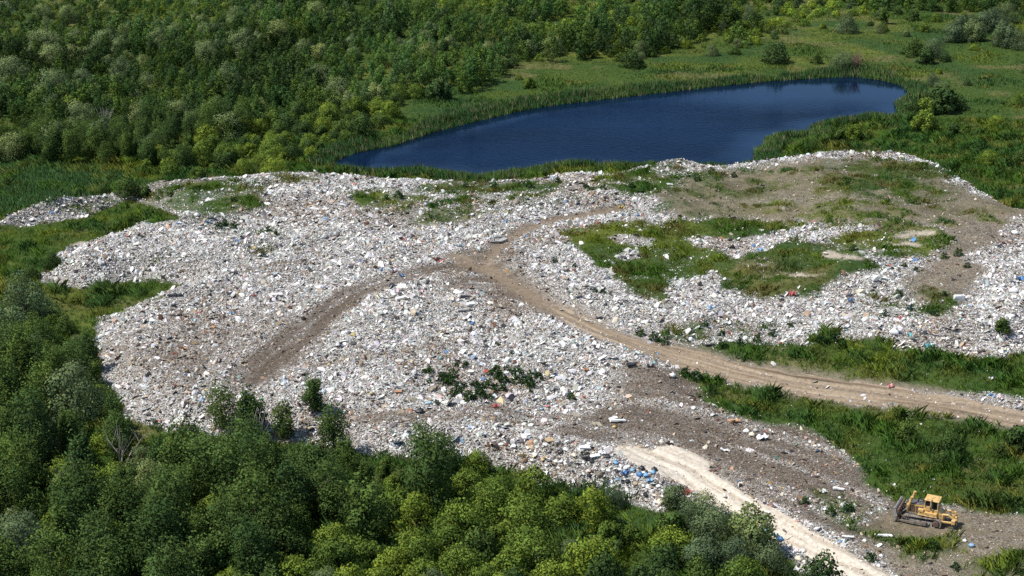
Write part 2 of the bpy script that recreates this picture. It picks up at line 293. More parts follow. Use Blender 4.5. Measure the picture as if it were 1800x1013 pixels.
def road_mat(name, c1, c2, c3, period):
    m, n, l, b = mat(name); a = n.new('ShaderNodeAttribute'); a.attribute_name = 'across'
    al = n.new('ShaderNodeAttribute'); al.attribute_name = 'along'
    cb = n.new('ShaderNodeCombineXYZ'); l.new(a.outputs['Fac'], cb.inputs[0])
    mm = n.new('ShaderNodeMath'); mm.operation = 'MULTIPLY'; mm.inputs[1].default_value = .035; l.new(al.outputs['Fac'], mm.inputs[0]); l.new(mm.outputs[0], cb.inputs[1])
    nz = n.new('ShaderNodeTexNoise'); nz.inputs['Scale'].default_value = period; nz.inputs['Detail'].default_value = 5; l.new(cb.outputs[0], nz.inputs['Vector'])
    cr = n.new('ShaderNodeValToRGB'); e = cr.color_ramp.elements; e[0].position = .32; e[0].color = (*c1, 1); e[1].position = .68; e[1].color = (*c3, 1); x = e.new(.47); x.color = (*c2, 1)
    l.new(nz.outputs[0], cr.inputs[0]); c, f = noise_mix(n, l, cr.outputs[0], 2.4, .72, 1.22, detail=6)
    l.new(c, b.inputs['Base Color']); b.inputs['Roughness'].default_value = .95; b.inputs['Specular IOR Level'].default_value = .1
    ad = n.new('ShaderNodeMath'); l.new(nz.outputs[0], ad.inputs[0]); l.new(f, ad.inputs[1])
    bp = n.new('ShaderNodeBump'); bp.inputs['Distance'].default_value = .12; bp.inputs['Strength'].default_value = .8; l.new(ad.outputs[0], bp.inputs['Height']); l.new(bp.outputs[0], b.inputs['Normal'])
    return m
M['dirt_road'] = road_mat('dirt_road', (.12, .088, .06), (.265, .205, .142), (.36, .29, .21), 1.5)
M['chalk'] = road_mat('chalk_road', (.36, .31, .245), (.55, .485, .395), (.63, .565, .475), 1.2)
M['trash'] = attr_mat('rubbish', .45, scale=2.0, lo=.85, hi=1.12, spec=.4)
M['item'] = attr_mat('rubbish_item', .5, scale=3.0, lo=.8, hi=1.12)
M['grass'] = attr_mat('grass_blades', .7, trans=.3, spec=.06)
M['leaf'] = attr_mat('tree_leaves', .75, trans=.22, spec=.04, rnd=((.66, .76, .80), (.96, .97, .95), (1.25, 1.20, .95), (.74, .82, .92), (1.45, 1.34, 1.0)))
M['leaf_mass'] = attr_mat('wood_leaves', .75, trans=.22, spec=.04)
M['bark'] = simple('bark', (.10, .08, .06), .9, 0, 6)
M['deadwood'] = simple('dead_wood', (.34, .30, .26), .9, 0, 6)

# ------------------------------------------------------------------ mesh helpers
def mesh_np(name, V, F, col=None, mats=None, smooth=False, attrs=None, normals=None):
    """V (n,3); F list of (k,3)/(k,4) int arrays; col (n,3) per-vertex colour"""
    me = bpy.data.meshes.new(name); V = np.ascontiguousarray(V, np.float32)
    F = [np.asarray(f, np.int32) for f in (F if isinstance(F, list) else [F])]
    me.vertices.add(len(V)); me.vertices.foreach_set('co', V.ravel())
    li = np.concatenate([f.ravel() for f in F]); sizes = np.concatenate([np.full(len(f), f.shape[1], np.int32) for f in F])
    st = np.concatenate([[0], np.cumsum(sizes)[:-1]]).astype(np.int32)
    me.loops.add(len(li)); me.loops.foreach_set('vertex_index', li)
    me.polygons.add(len(sizes)); me.polygons.foreach_set('loop_start', st); me.polygons.foreach_set('loop_total', sizes)
    me.polygons.foreach_set('use_smooth', np.full(len(sizes), smooth))
    if col is not None:
        a = me.color_attributes.new('Col', 'FLOAT_COLOR', 'POINT'); a.data.foreach_set('color', np.concatenate([col, np.ones((len(col), 1))], 1).astype(np.float32).ravel())
    for k, v in (attrs or {}).items():
        a = me.attributes.new(k, 'FLOAT', 'POINT'); a.data.foreach_set('value', np.asarray(v, np.float32))
    if mats: me.materials.append(mats)
    me.update(calc_edges=True); me.validate()
    if normals is not None: me.normals_split_custom_set_from_vertices(np.ascontiguousarray(normals, np.float32))
    return me
def link(name, me, parent=None):
    o = bpy.data.objects.new(name, me); COL.objects.link(o)
    if parent: o.parent = parent
    return o
def tag(o, label, cat, group=None):
    o['label'] = label; o['category'] = cat
    if group: o['group'] = group
    return o
def kind(o, k): o['kind'] = k; return o
def empty(name, loc, rz=0.0):
    o = bpy.data.objects.new(name, None); COL.objects.link(o); o.location = loc; o.rotation_euler = (0, 0, rz); o.empty_display_size = .5
    return o
ORD = 'first second third fourth fifth sixth seventh eighth ninth tenth eleventh twelfth thirteenth fourteenth fifteenth sixteenth seventeenth eighteenth nineteenth twentieth'.split()
TENS = {20: 'twenty', 30: 'thirty', 40: 'forty', 50: 'fifty', 60: 'sixty', 70: 'seventy'}
def ordinal(k):
    if k <= 20: return ORD[k - 1]
    t = k // 10 * 10
    return ({20: 'twentieth', 30: 'thirtieth', 40: 'fortieth', 50: 'fiftieth', 60: 'sixtieth', 70: 'seventieth'}[t]) if k % 10 == 0 else TENS[t] + '-' + ORD[k % 10 - 1]

# ------------------------------------------------------------------ ground sheet
def axis(segs):
    out = []
    for a, b_, s in segs: out += list(np.arange(a, b_, s))
    return np.array(out)
xs = axis([(-6000,-1000,700),(-1000,-300,70),(-300,-165,9),(-165,-100,1.2),(-100,124,.55),(124,170,1.2),(170,300,9),(300,1000,70),(1000,6001,700)])
ys = axis([(-3000,-200,350),(-200,60,26),(60,138,4),(138,300,.55),(300,520,1.0),(520,640,6),(640,1200,40),(1200,9001,600)])
gx, gy = np.meshgrid(xs, ys); gx = gx.ravel(); gy = gy.ravel(); gz = height(gx, gy)
C = cover(gx, gy, gz)
def mixc(a, b_, t): t = t[:, None]; return a * (1 - t) + np.asarray(b_) * t
def grass_ground(x, y, c):
    col = np.tile(np.array([.045, .078, .014]), (len(x), 1))
    col = mixc(col, (.105, .125, .022), sstep(-.05, .5, fbm(x, y, 26, 3, 70)))
    col = mixc(col, (.13, .12, .045), .8 * sstep(.2, .5, fbm(x, y, 9, 2, 72)))
    col = mixc(col, (.034, .070, .016), sstep(.1, .5, fbm(x, y, 15, 2, 74)))
    return col
col = np.tile(np.array([.22, .205, .185]), (len(gx), 1))
col = mixc(col, (.082, .060, .040), C['mud'])
col = mixc(col, (.150, .122, .078), C['soil']); col = col * (1 + .30 * C['soil'] * fbm(gx, gy, 5, 3, 190) + .22 * C['soil'] * fbm(gx, gy, 1.6, 2, 191))[:, None]; col = mixc(col, (.20, .152, .104), C['trk'] * (1 - C['grass']))
gg = grass_ground(gx, gy, C); col = col * (1 - C['grass'][:, None]) + gg * C['grass'][:, None]
col = mixc(col, (.21, .16, .11), C['road'] * sstep(880, 1000, C['u'])); col = mixc(col, (.46, .39, .30), C['chalk']); col = mixc(col, (.40, .345, .265), C['sand'])
col = mixc(col, (.05, .045, .03), sstep(1.6, .2, C['pond']))
lit = np.clip(C['trash'] * .8 + .12 * C['soil'], 0, .8) * (1 - .75 * C['mud']) * (1 - C['grass'])
nx, ny = len(xs), len(ys); ii = (np.arange(ny - 1)[:, None] * nx + np.arange(nx - 1)[None]).ravel()
gme = mesh_np('ground', np.stack([gx, gy, gz], 1), np.stack([ii, ii + 1, ii + nx + 1, ii + nx], 1), col, M['ground'], True, {'litter': lit})
kind(link('ground', gme), 'structure')['label'] = 'rough grassy ground with the raised rubbish tip on it'

wx = np.arange(POND[:, 0].min() - 6, POND[:, 0].max() + 6, 1.5); wy = np.arange(POND[:, 1].min() - 6, POND[:, 1].max() + 6, 1.5); wgx, wgy = [q.ravel() for q in np.meshgrid(wx, wy)]
fe = unproject(1500, 150, 0); shore = -poly_sd(POND, wgx, wgy)
calm = np.maximum(sstep(9, 1, shore + 3 * fbm(wgx, wgy, 8, 2, 150)) * (wgy > 300), sstep(62, 18, np.hypot((wgx - fe[0]) * .8, (wgy - fe[1]) * 1.9) + 10 * fbm(wgx, wgy, 14, 2, 151)))
ii = (np.arange(len(wy) - 1)[:, None] * len(wx) + np.arange(len(wx) - 1)[None]).ravel()
wme = mesh_np('pond_water', np.stack([wgx, wgy, wgx * 0], 1), np.stack([ii, ii + 1, ii + len(wx) + 1, ii + len(wx)], 1), None, M['water'], True, {'calm': calm})
kind(link('pond_water', wme), 'structure')['label'] = 'dark blue pond behind the rubbish tip'

def sheet(name, label, line, fn, bb, m, step=.3):
    x0, y0, x1, y1 = bb; X = np.arange(x0, x1, step); Y = np.arange(y0, y1, step); gx, gy = np.meshgrid(X, Y); sh = gx.shape; gx = gx.ravel(); gy = gy.ravel()
    z = height(gx, gy); s = fn(gx, gy, z)
    d = line_d(line, gx, gy)
    z2 = z + (-.16 + .30 * s) - .19 * s * (np.exp(-((np.abs(d[1] + .35 * np.sin(d[2] * .11)) - .95) / .28) ** 2) + .6 * np.exp(-((d[1] - .3 * np.sin(d[2] * .09 + 1)) / .2) ** 2)) + .06 * s * fbm(gx, gy, .9, 2, 140)
    nx = len(X); ii = (np.arange(len(Y) - 1)[:, None] * nx + np.arange(nx - 1)[None]).ravel()
    q = np.stack([ii, ii + 1, ii + nx + 1, ii + nx], 1); keep = s[q].max(1) > .02; q = q[keep]
    us, inv = np.unique(q.ravel(), return_inverse=True)
    me = mesh_np(name, np.stack([gx, gy, z2], 1)[us], inv.reshape(-1, 4), None, m, True, {'across': d[1][us], 'along': d[2][us]})
    kind(link(name, me), 'structure')['label'] = label
rl = ROAD_LINE
def road_fn(x, y, z):
    d = line_d(ROAD_LINE, x, y)[0] + .5 * fbm(x, y, 2.2, 2, 42) + .5 * fbm(x, y, 8, 2, 45); u, v = project(x, y, z)
    wd = 1.35 + .75 * sstep(930, 1250, u)
    return np.clip(.5 - (d - wd) / .9, 0, 1) * sstep(920, 1010, u)
sheet('dirt_road', 'tan dirt road curving across the tip to the meadow', ROAD_LINE, road_fn, (rl[:, 0].min() - 6, rl[:, 1].min() - 6, rl[:, 0].max() + 6, rl[:, 1].max() + 6), M['dirt_road'])
cl = np.array(gp(CHALK, 1.5))
def chalk_fn(x, y, z):
    u, v = project(x, y, z); n3 = fbm(x, y, 2.2, 2, 42); return in_px(CHALK, u + 5 * n3, v + 2.5 * fbm(x, y, 5, 2, 43), 11)
sheet('chalk_road', 'pale chalk road running up to the edge of the rubbish', CHALK_LINE, chalk_fn, (cl[:, 0].min() - 4, cl[:, 1].min() - 3, cl[:, 0].max() + 4, cl[:, 1].max() + 4), M['chalk'])

# ------------------------------------------------------------------ rubbish
rng = np.random.default_rng(11)
def rand_rot(n):
    q = rng.normal(size=(n, 4)); q /= np.linalg.norm(q, axis=1)[:, None]; w_, x, y, z = q.T
    return np.stack([np.stack([1 - 2 * (y * y + z * z), 2 * (x * y - w_ * z), 2 * (x * z + w_ * y)], 1), np.stack([2 * (x * y + w_ * z), 1 - 2 * (x * x + z * z), 2 * (y * z - w_ * x)], 1), np.stack([2 * (x * z - w_ * y), 2 * (y * z + w_ * x), 1 - 2 * (x * x + y * y)], 1)], 1)
def icosa():
    t = (1 + 5 ** .5) / 2
    v = np.array([(-1, t, 0), (1, t, 0), (-1, -t, 0), (1, -t, 0), (0, -1, t), (0, 1, t), (0, -1, -t), (0, 1, -t), (t, 0, -1), (t, 0, 1), (-t, 0, -1), (-t, 0, 1)], float); v /= np.linalg.norm(v[0])
    f = np.array([(0, 11, 5), (0, 5, 1), (0, 1, 7), (0, 7, 10), (0, 10, 11), (1, 5, 9), (5, 11, 4), (11, 10, 2), (10, 7, 6), (7, 1, 8), (3, 9, 4), (3, 4, 2), (3, 2, 6), (3, 6, 8), (3, 8, 9), (4, 9, 5), (2, 4, 11), (6, 2, 10), (8, 6, 7), (9, 8, 1)])
    return v, f
OCT = (np.array([(1, 0, 0), (-1, 0, 0), (0, 1, 0), (0, -1, 0), (0, 0, 1), (0, 0, -1)], float), np.array([(0, 2, 4), (2, 1, 4), (1, 3, 4), (3, 0, 4), (2, 0, 5), (1, 2, 5), (3, 1, 5), (0, 3, 5)]))
PAL = np.array([(.80, .80, .79), (.68, .68, .68), (.56, .56, .56), (.80, .78, .75), (.42, .42, .41), (.45, .40, .33), (.33, .27, .20), (.26, .25, .24), (.15, .14, .14), (.05, .05, .06), (.35, .50, .66), (.10, .25, .52), (.62, .50, .22), (.55, .16, .12), (.20, .42, .42), (.62, .42, .30), (.22, .12, .09), (.60, .45, .45)])
PW_CLEAN = np.array([23, 21, 15, 12, 8, 3.6, 2.0, 4, 4.0, 4.5, 1.2, .55, .55, .3, .4, .6, .5, .6]); PW_MUD = np.array([4.5, 6, 6, 4, 8, 11, 14, 9, 8, 4, .7, .5, .8, .6, .4, 2, 8, .8])
def pieces(X, Y, Z, size, mud, base):
    n = len(X); V0, F0 = base; k = len(V0)
    V = np.tile(V0[None], (n, 1, 1)) * (1 + rng.uniform(-.38, .38, (n, k, 1)))
    sc = rng.uniform(.5, 1.15, (n, 3)) * (size * .5)[:, None]; sc[:, 2] *= rng.choice([.18, .40, .75], n, p=[.42, .38, .20])
    flat = rng.random(n) < .34; sc[flat, 2] *= .25; sc[flat, 0] *= 1.5; sc[flat, 1] *= 1.15
    V = V * sc[:, None]
    Rm = rand_rot(n); 
    tilt = rng.normal(0, .46, (n, 2)); rz = rng.uniform(0, 6.283, n); c, s = np.cos(rz), np.sin(rz)
    V2 = V.copy(); V2[..., 0] = V[..., 0] * c[:, None] - V[..., 1] * s[:, None]; V2[..., 1] = V[..., 0] * s[:, None] + V[..., 1] * c[:, None]
    V2[..., 2] += V2[..., 0] * tilt[:, :1] + V2[..., 1] * tilt[:, 1:]
    V2 += np.stack([X, Y, Z + sc[:, 2] * .45], 1)[:, None]
    r = rng.random(n); pw = np.where(rng.random(n) < mud, 1, 0)
    ca = np.cumsum(PW_CLEAN) / PW_CLEAN.sum(); cb_ = np.cumsum(PW_MUD) / PW_MUD.sum()
    ci = np.where(pw == 1, np.searchsorted(cb_, r), np.searchsorted(ca, r)).clip(0, len(PAL) - 1)
    colr = PAL[ci] * rng.uniform(.78, 1.15, (n, 1)) * (1 - pw[:, None] * np.array([[.34, .44, .54]])); colr = colr * (1 - .12 * rng.random((n, 3)))
    colr = colr * np.array([[1.0, .985, .95]])
    Fc = (F0[None] + (np.arange(n) * k)[:, None, None]).reshape(-1, 3)
    return V2.reshape(-1, 3), Fc, np.repeat(colr, k, 0)
N = 1390000
tx = rng.uniform(-95, 135, N); ty = rng.uniform(148, 345, N)
mi = mound_in(tx, ty) > -1.2; tx, ty = tx[mi], ty[mi]
tz = height(tx, ty); C = cover(tx, ty, tz)
clump = .5 + .5 * fbm(tx, ty, 1.8, 2, 90)
prob = C['trash'] * (1 - .72 * C['mud']) * (1 - .9 * C['road']) * (.55 + .6 * clump) + (.03 + .11 * C['soil']) * C['tip'] * (1 - C['chalk']) * (1 - .85 * C['grass'])
prob = np.where((C['u'] < -60) | (C['u'] > 2160) | (C['v'] > 1050), 0, prob)
ok = rng.random(len(tx)) < prob
tx, ty, tz = tx[ok], ty[ok], tz[ok]; mud = np.clip(C['mud'][ok] * .95 + .8 * C['soil'][ok] + .10, 0, .97)
mud = np.clip(mud + .45 * sstep(.05, .5, fbm(tx, ty, 11, 4, 95)), 0, .97)
rep = lambda q: np.concatenate([q, q, q]); muds = rep(C['mud'][ok]); sois = rep(C['soil'][ok]); n_ = len(tx); tx = rep(tx); ty = rep(ty); tz = rep(tz); mud = rep(mud); tx[n_:] += rng.normal(0, .17, 2 * n_); ty[n_:] += rng.normal(0, .17, 2 * n_); tz[n_:] += rng.uniform(-.02, .07, 2 * n_)
size = rng.choice([.11, .17, .24, .42, .8], len(tx), p=[.40, .38, .175, .037, .008]) * rng.uniform(.75, 1.3, len(tx)) * (1 - .30 * muds) * (1 - .35 * sois)
big_ = size > .36
print('rubbish pieces', len(tx), big_.sum())
A = pieces(tx[big_], ty[big_], tz[big_], size[big_], mud[big_], icosa()); B = pieces(tx[~big_], ty[~big_], tz[~big_], size[~big_], mud[~big_], OCT)
tme = mesh_np('rubbish', np.concatenate([A[0], B[0]]), np.concatenate([A[1], B[1] + len(A[0])]), np.concatenate([A[2], B[2]]), M['trash'])
o = kind(link('rubbish', tme), 'stuff'); tag(o, 'white and grey household rubbish covering the whole tip', 'rubbish')

# ------------------------------------------------------------------ grass, weeds, reeds (uncountable)
def blades(X, Y, Z, hgt, nb, wid, spread, colr, lean=.35):
    n = len(X); m = n * nb
    x = np.repeat(X, nb) + rng.normal(0, 1, m) * np.repeat(spread, nb); y = np.repeat(Y, nb) + rng.normal(0, 1, m) * np.repeat(spread, nb); z = np.repeat(Z, nb) - .05
    h = np.repeat(hgt, nb) * rng.uniform(.55, 1.15, m); a = rng.uniform(0, 6.283, m); wd = wid * rng.uniform(.6, 1.3, m) * np.repeat(hgt, nb) ** .3
    lx, ly = rng.normal(0, lean, m) * h, rng.normal(0, lean, m) * h
    b0 = np.stack([x - np.cos(a) * wd * .35, y - np.sin(a) * wd * .35, z], 1); b1 = np.stack([x + np.cos(a) * wd * .35, y + np.sin(a) * wd * .35, z], 1)
    m1 = np.stack([x + lx * .4 + np.cos(a) * wd, y + ly * .4 + np.sin(a) * wd, z + h * .6], 1); t = np.stack([x + lx, y + ly, z + h], 1)
    V = np.stack([b0, b1, m1, t], 1).reshape(-1, 3); F = np.arange(m * 4).reshape(-1, 4)
    c = np.repeat(colr, nb, 0) * rng.uniform(.7, 1.25, (m, 1))
    nn = np.stack([-np.sin(a), np.cos(a), np.zeros(m)], 1); fn = np.cross(b1 - b0, t - b0); nn = np.where((fn * nn).sum(1, keepdims=True) < 0, -nn, nn); nn = nn * .35 + np.array([[0, 0, 1.0]]) + rng.normal(0, .2, (m, 3)); nn /= np.linalg.norm(nn, axis=1)[:, None]
    return V, F, np.repeat(c, 4, 0), np.repeat(nn, 4, 0)
def grow(name, label, cat, sets):
    Vs, Fs, Cs, o_ = [], [], [], 0
    Ns = []
    for V, F, c, nn in sets: Vs.append(V); Fs.append(F + o_); Cs.append(c); Ns.append(nn); o_ += len(V)
    me = mesh_np(name, np.concatenate(Vs), np.concatenate(Fs), np.concatenate(Cs), M['grass'], normals=np.concatenate(Ns)); print(name, len(me.polygons))
    return tag(kind(link(name, me), 'stuff'), label, cat)
def scatter(n, bb):
    x = rng.uniform(bb[0], bb[2], n); y = rng.uniform(bb[1], bb[3], n); z = height(x, y); u, v = project(x, y, z)
    k = (u > -160) & (u < 2120) & (v > -30) & (v < 1120); x, y, z = x[k], y[k], z[k]
    return x, y, z, cover(x, y, z)
def grass_tint(x, y, n):
    col = np.tile(np.array([.058, .118, .018]), (n, 1))
    col = mixc(col, (.13, .175, .022), sstep(0, .45, fbm(x, y, 16, 3, 70)))
    col = mixc(col, (.16, .16, .035), .85 * sstep(.22, .5, fbm(x, y, 5, 2, 72)))
    col = mixc(col, (.038, .094, .022), sstep(.05, .4, fbm(x, y, 10, 2, 74)))
    return col
# on and beside the tip
x, y, z, c = scatter(335000, (-98, 145, 135, 345)); k = (rng.random(len(x)) < c['grass'] * (.45 + .5 * sstep(-.3, .4, c['mid']))) & (c['pond'] > .6) & (c['road'] < .5) & (c['chalk'] < .3)
x, y, z, tip = x[k], y[k], z[k], c['tip'][k]; hg = (.35 + .65 * c['grass'][k]) * (.35 + .75 * sstep(-.1, .5, fbm(x, y, 2.6, 2, 77))) * rng.uniform(.7, 1.4, len(x))
gt = grass_tint(x, y, len(x)); upv = (tip > .5) * (np.array(project(x, y, z)[1]) < 560); hg = hg * (1 - .3 * upv) * (1 + .35 * (1 - upv) * sstep(.0, .4, fbm(x, y, 3.2, 2, 177))); gt = gt * np.where(upv, 1.2, 1.22)[:, None]; gt = mixc(gt, (.150, .170, .034), .7 * (1 - upv) * sstep(.12, .4, fbm(x, y, 4.5, 2, 178))); gt = mixc(gt, (.048, .108, .028), .8 * (1 - upv) * sstep(.05, .4, fbm(x, y, 3.2, 2, 177))); gt = mixc(gt, (.16, .135, .045), .75 * sstep(-.05, .4, fbm(x, y, 5, 3, 79)) * (tip > .5) * (np.array(project(x, y, z)[1]) < 560))
near = blades(x, y, z, hg, 9, .062, np.full(len(x), .22), gt, .42)
# beyond the pond and to the sides
x, y, z, c = scatter(255000, (-180, 300, 220, 530)); k = (c['grass'] > .6) & (c['pond'] > 1)
x, y, z = x[k], y[k], z[k]; hg = (.25 + .5 * sstep(.0, .6, fbm(x, y, 9, 2, 77))) * rng.uniform(.7, 1.3, len(x))
far = blades(x, y, z, hg, 4, .12, np.full(len(x), .35), grass_tint(x, y, len(x)) * 1.12 + np.array([.006, .006, .008]), .5)
grow('meadow_grass', 'rank green and yellow grass and weeds around the tip and pond', 'grass', [near, far])
# reeds round the water
x, y, z, c = scatter(420000, (POND[:, 0].min() - 25, POND[:, 1].min() - 14, POND[:, 0].max() + 30, POND[:, 1].max() + 14))
wdt = 3.0 + 4.2 * fbm(x, y, 16, 3, 101)
farside = sstep(-.2, .25, c['n1'] * .2 + np.where(c['tip'] > .15, -1, 1.0))
k = (c['pond'] > -.7) & (c['pond'] < wdt) & (rng.random(len(x)) < .85 * farside) & (c['v'] < 330)
x, y, z = x[k], y[k], np.maximum(z[k], -.4)
rc = mixc(np.tile(np.array([.042, .100, .032]), (len(x), 1)), (.080, .145, .040), sstep(-.3, .5, fbm(x, y, 7, 2, 102))); rc = mixc(rc, (.20, .17, .11), (rng.random(len(x)) < .10) * 1.0)
rd = blades(x, y, z, rng.uniform(1.0, 1.8, len(x)), 6, .07, np.full(len(x), .25), rc, .12)
grow('reeds', 'dense belt of tall green reeds round the pond', 'reeds', [rd])
# reed-like rank beds by the left edge and in the wood
x, y, z, c = scatter(110000, (-95, 150, 30, 345))
bed = np.maximum(in_px([(-60,300),(90,300),(230,312),(260,325),(150,345),(60,360),(-60,400)], c['u'], c['v'], 20), in_px([(960,860),(1060,850),(1110,880),(1050,940),(930,960),(900,930)], c['u'], c['v'], 20))
k = rng.random(len(x)) < bed; x, y, z = x[k], y[k], z[k]
bd = blades(x, y, z, rng.uniform(.8, 1.4, len(x)), 7, .075, np.full(len(x), .25), np.tile(np.array([.052, .112, .036]), (len(x), 1)) * rng.uniform(.8, 1.3, (len(x), 1)), .2)
grow('reed_bed', 'dark bluish green reed beds beside the woods', 'reeds', [bd])
# ------------------------------------------------------------------ trees and shrubs
def crown_mesh(name, seed, h, wdt, base, lobes, n, leaf, colr, lobe_r=(.28, .45), spray=.0, top=1.0, m='leaf', flat=.0, dome=False):
    """leaf-clump faces spread through lobes of the crown"""
    g = np.random.default_rng(seed)
    L = []
    for i in range(lobes):
        t = (i + g.random()) / lobes; zz = base + (1 - base) * t
        # width profile: narrow at the foot, fullest in the middle
        a = i * 2.4 + g.uniform(-.5, .5); lr = wdt * .5 * g.uniform(*lobe_r)
        if dome:      # lobes set over a low dome
            q = (i + .5) / lobes; cz = .05 + .95 * q; rr = math.sqrt(max(0, 1 - cz * cz)) * wdt * .5 * g.uniform(.55, .80)
            L.append((math.cos(a) * rr, math.sin(a) * rr, max(lr * .5, h * (cz * .98) - lr * g.uniform(.75, 1.15)), lr, g.uniform(.72, 1.3)))
        else:
            prof = math.sin(math.pi * (.16 + .70 * t)) ** .8; rr = wdt * .5 * prof * g.uniform(.30, .78)
            L.append((math.cos(a) * rr, math.sin(a) * rr, zz * h * g.uniform(.86, .97) - lr * .3, lr * (.55 + .55 * prof), g.uniform(.72, 1.3)))
    L = np.array(L); pw = L[:, 3] ** 2; pw /= pw.sum()
    k = g.choice(lobes, n, p=pw)
    d = g.normal(size=(n, 3)); d[:, 2] = d[:, 2] + .35; d /= np.linalg.norm(d, axis=1)[:, None]
    rad = L[k, 3] * g.uniform(.55, 1.12, n)
    p = L[k, :3] + d * rad[:, None] * (1, 1, 1 - flat)
    p[:, 2] += spray * np.abs(g.normal(size=n)) * g.random(n) ** 2
    p[:, 2] = np.maximum(p[:, 2], base * h * .4 + .1)
    nn = d + .6 * g.normal(size=(n, 3)); nn = np.where((nn * d).sum(1, keepdims=True) < 0, -nn, nn); nn /= np.linalg.norm(nn, axis=1)[:, None]
    t1 = np.cross(nn, g.normal(size=(n, 3))); t1 /= np.linalg.norm(t1, axis=1)[:, None]; t2 = np.cross(nn, t1)
    cc = np.array([0, 0, h * (base + 1) * .42]); od = p - cc; od /= np.linalg.norm(od, axis=1)[:, None] + 1e-6
    sn = .55 * d + .35 * od + .4 * nn; sn /= np.linalg.norm(sn, axis=1)[:, None]
    s = leaf * g.uniform(.6, 1.35, n)[:, None]
    V = np.stack([p - t1 * s * .6, p - t2 * s * .38 + nn * s * .12, p + t1 * s * .6, p + t2 * s * .38 - nn * s * .1], 1).reshape(-1, 3)
    c = np.asarray(colr)[None] * (L[k, 4] * g.uniform(.78, 1.25, n))[:, None]
    c = c * (1 + .12 * g.normal(size=(n, 1)) * np.array([[1, .3, -.5]]))
    return V, np.arange(n * 4).reshape(-1, 4), np.repeat(np.clip(c, .002, 1), 4, 0), L, np.repeat(sn, 4, 0)
def stem_mesh(name, L, h, r, reach, m):
    bm = bmesh.new()
    def limb(p, q, r0, r1, seg=6):
        d = (Vector(q) - Vector(p)); 
        if d.length < .05: return
        rot = d.to_track_quat('Z', 'Y').to_matrix().to_4x4()
        bmesh.ops.create_cone(bm, cap_ends=True, segments=seg, radius1=r0, radius2=r1, depth=d.length, matrix=Matrix.Translation((Vector(p) + Vector(q)) / 2) @ rot)
    knee = (h * .02, -h * .015, h * reach * .5); topp = (h * .01, h * .01, h * reach)
    limb((0, 0, -.3), knee, r * 1.25, r * .8); limb(knee, topp, r * .8, r * .3)
    for i in range(0, len(L), max(1, len(L) // 7)):
        z0 = min(h * reach * .9, max(h * .12, L[i, 2] - L[i, 3] * 1.2)); limb((h * .012, 0, z0 * .85), tuple(L[i, :3]), r * .38, r * .08, 4)
    me = bpy.data.meshes.new(name); bm.to_mesh(me); bm.free(); me.materials.append(m); return me
def make_kind(name, label, cat, group, foliage, stem, n_var, hs, leafn, **kw):
    """prototypes: each an Empty with crown and stem"""
    out = []
    for v in range(n_var):
        h = hs[0] + (hs[1] - hs[0]) * v / max(1, n_var - 1); wd = kw['ratio'][0] + (kw['ratio'][1] - kw['ratio'][0]) * ((v * 2) % n_var) / max(1, n_var - 1)
        V, F, c, L, SN = crown_mesh(name, 100 + v * 7 + len(name), h, h * wd, kw['base'], kw['lobes'], leafn, kw['leaf'], kw['col'], kw.get('lobe_r', (.28, .45)), kw.get('spray', 0), kw.get('top', 1.0), flat=kw.get('flat', 0), dome=kw.get('dome', False))
        out.append((mesh_np(name + '_' + foliage, V, F, c, M['leaf'], normals=SN), stem_mesh(name + '_' + stem, L, h, kw.get('r', .1), kw.get('reach', .7), M['bark']), h, h * wd))
    return dict(name=name, cat=cat, foliage=foliage, stem=stem, var=out, group=group)
TREE = make_kind('tree', '', 'tree', '', 'crown', 'trunk', 7, (5.2, 8.6), 3600, ratio=(.48, .76), base=.08, lobes=20, leaf=.21, lobe_r=(.30, .46), col=(.077, .125, .035), spray=1.2, top=.8, r=.11, reach=.75)
WILLOW = make_kind('willow', '', 'willow', '', 'crown', 'trunk', 3, (4.0, 5.4), 4600, ratio=(1.0, 1.25), dome=True, base=.10, lobes=13, leaf=.17, col=(.125, .168, .080), lobe_r=(.34, .5), top=.9, r=.14, reach=.6)
PALE = make_kind('willow', '', 'willow', '', 'crown', 'trunk', 3, (4.0, 5.4), 4600, ratio=(1.0, 1.25), dome=True, base=.10, lobes=13, leaf=.17, col=(.180, .228, .100), lobe_r=(.34, .5), top=.9, r=.14, reach=.6)
SHRUB = make_kind('shrub', '', 'shrub', '', 'foliage', 'stem', 5, (2.5, 3.6), 3200, ratio=(1.3, 1.65), dome=True, base=.05, lobes=24, leaf=.17, col=(.142, .200, .036), lobe_r=(.22, .36), top=.7, r=.06, reach=.5)
BUSH = make_kind('bush', '', 'bush', '', 'foliage', 'stem', 3, (2.2, 3.2), 1600, ratio=(1.05, 1.4), dome=True, base=.04, lobes=12, leaf=.21, col=(.066, .108, .032), lobe_r=(.32, .48), top=.75, r=.06, reach=.5)

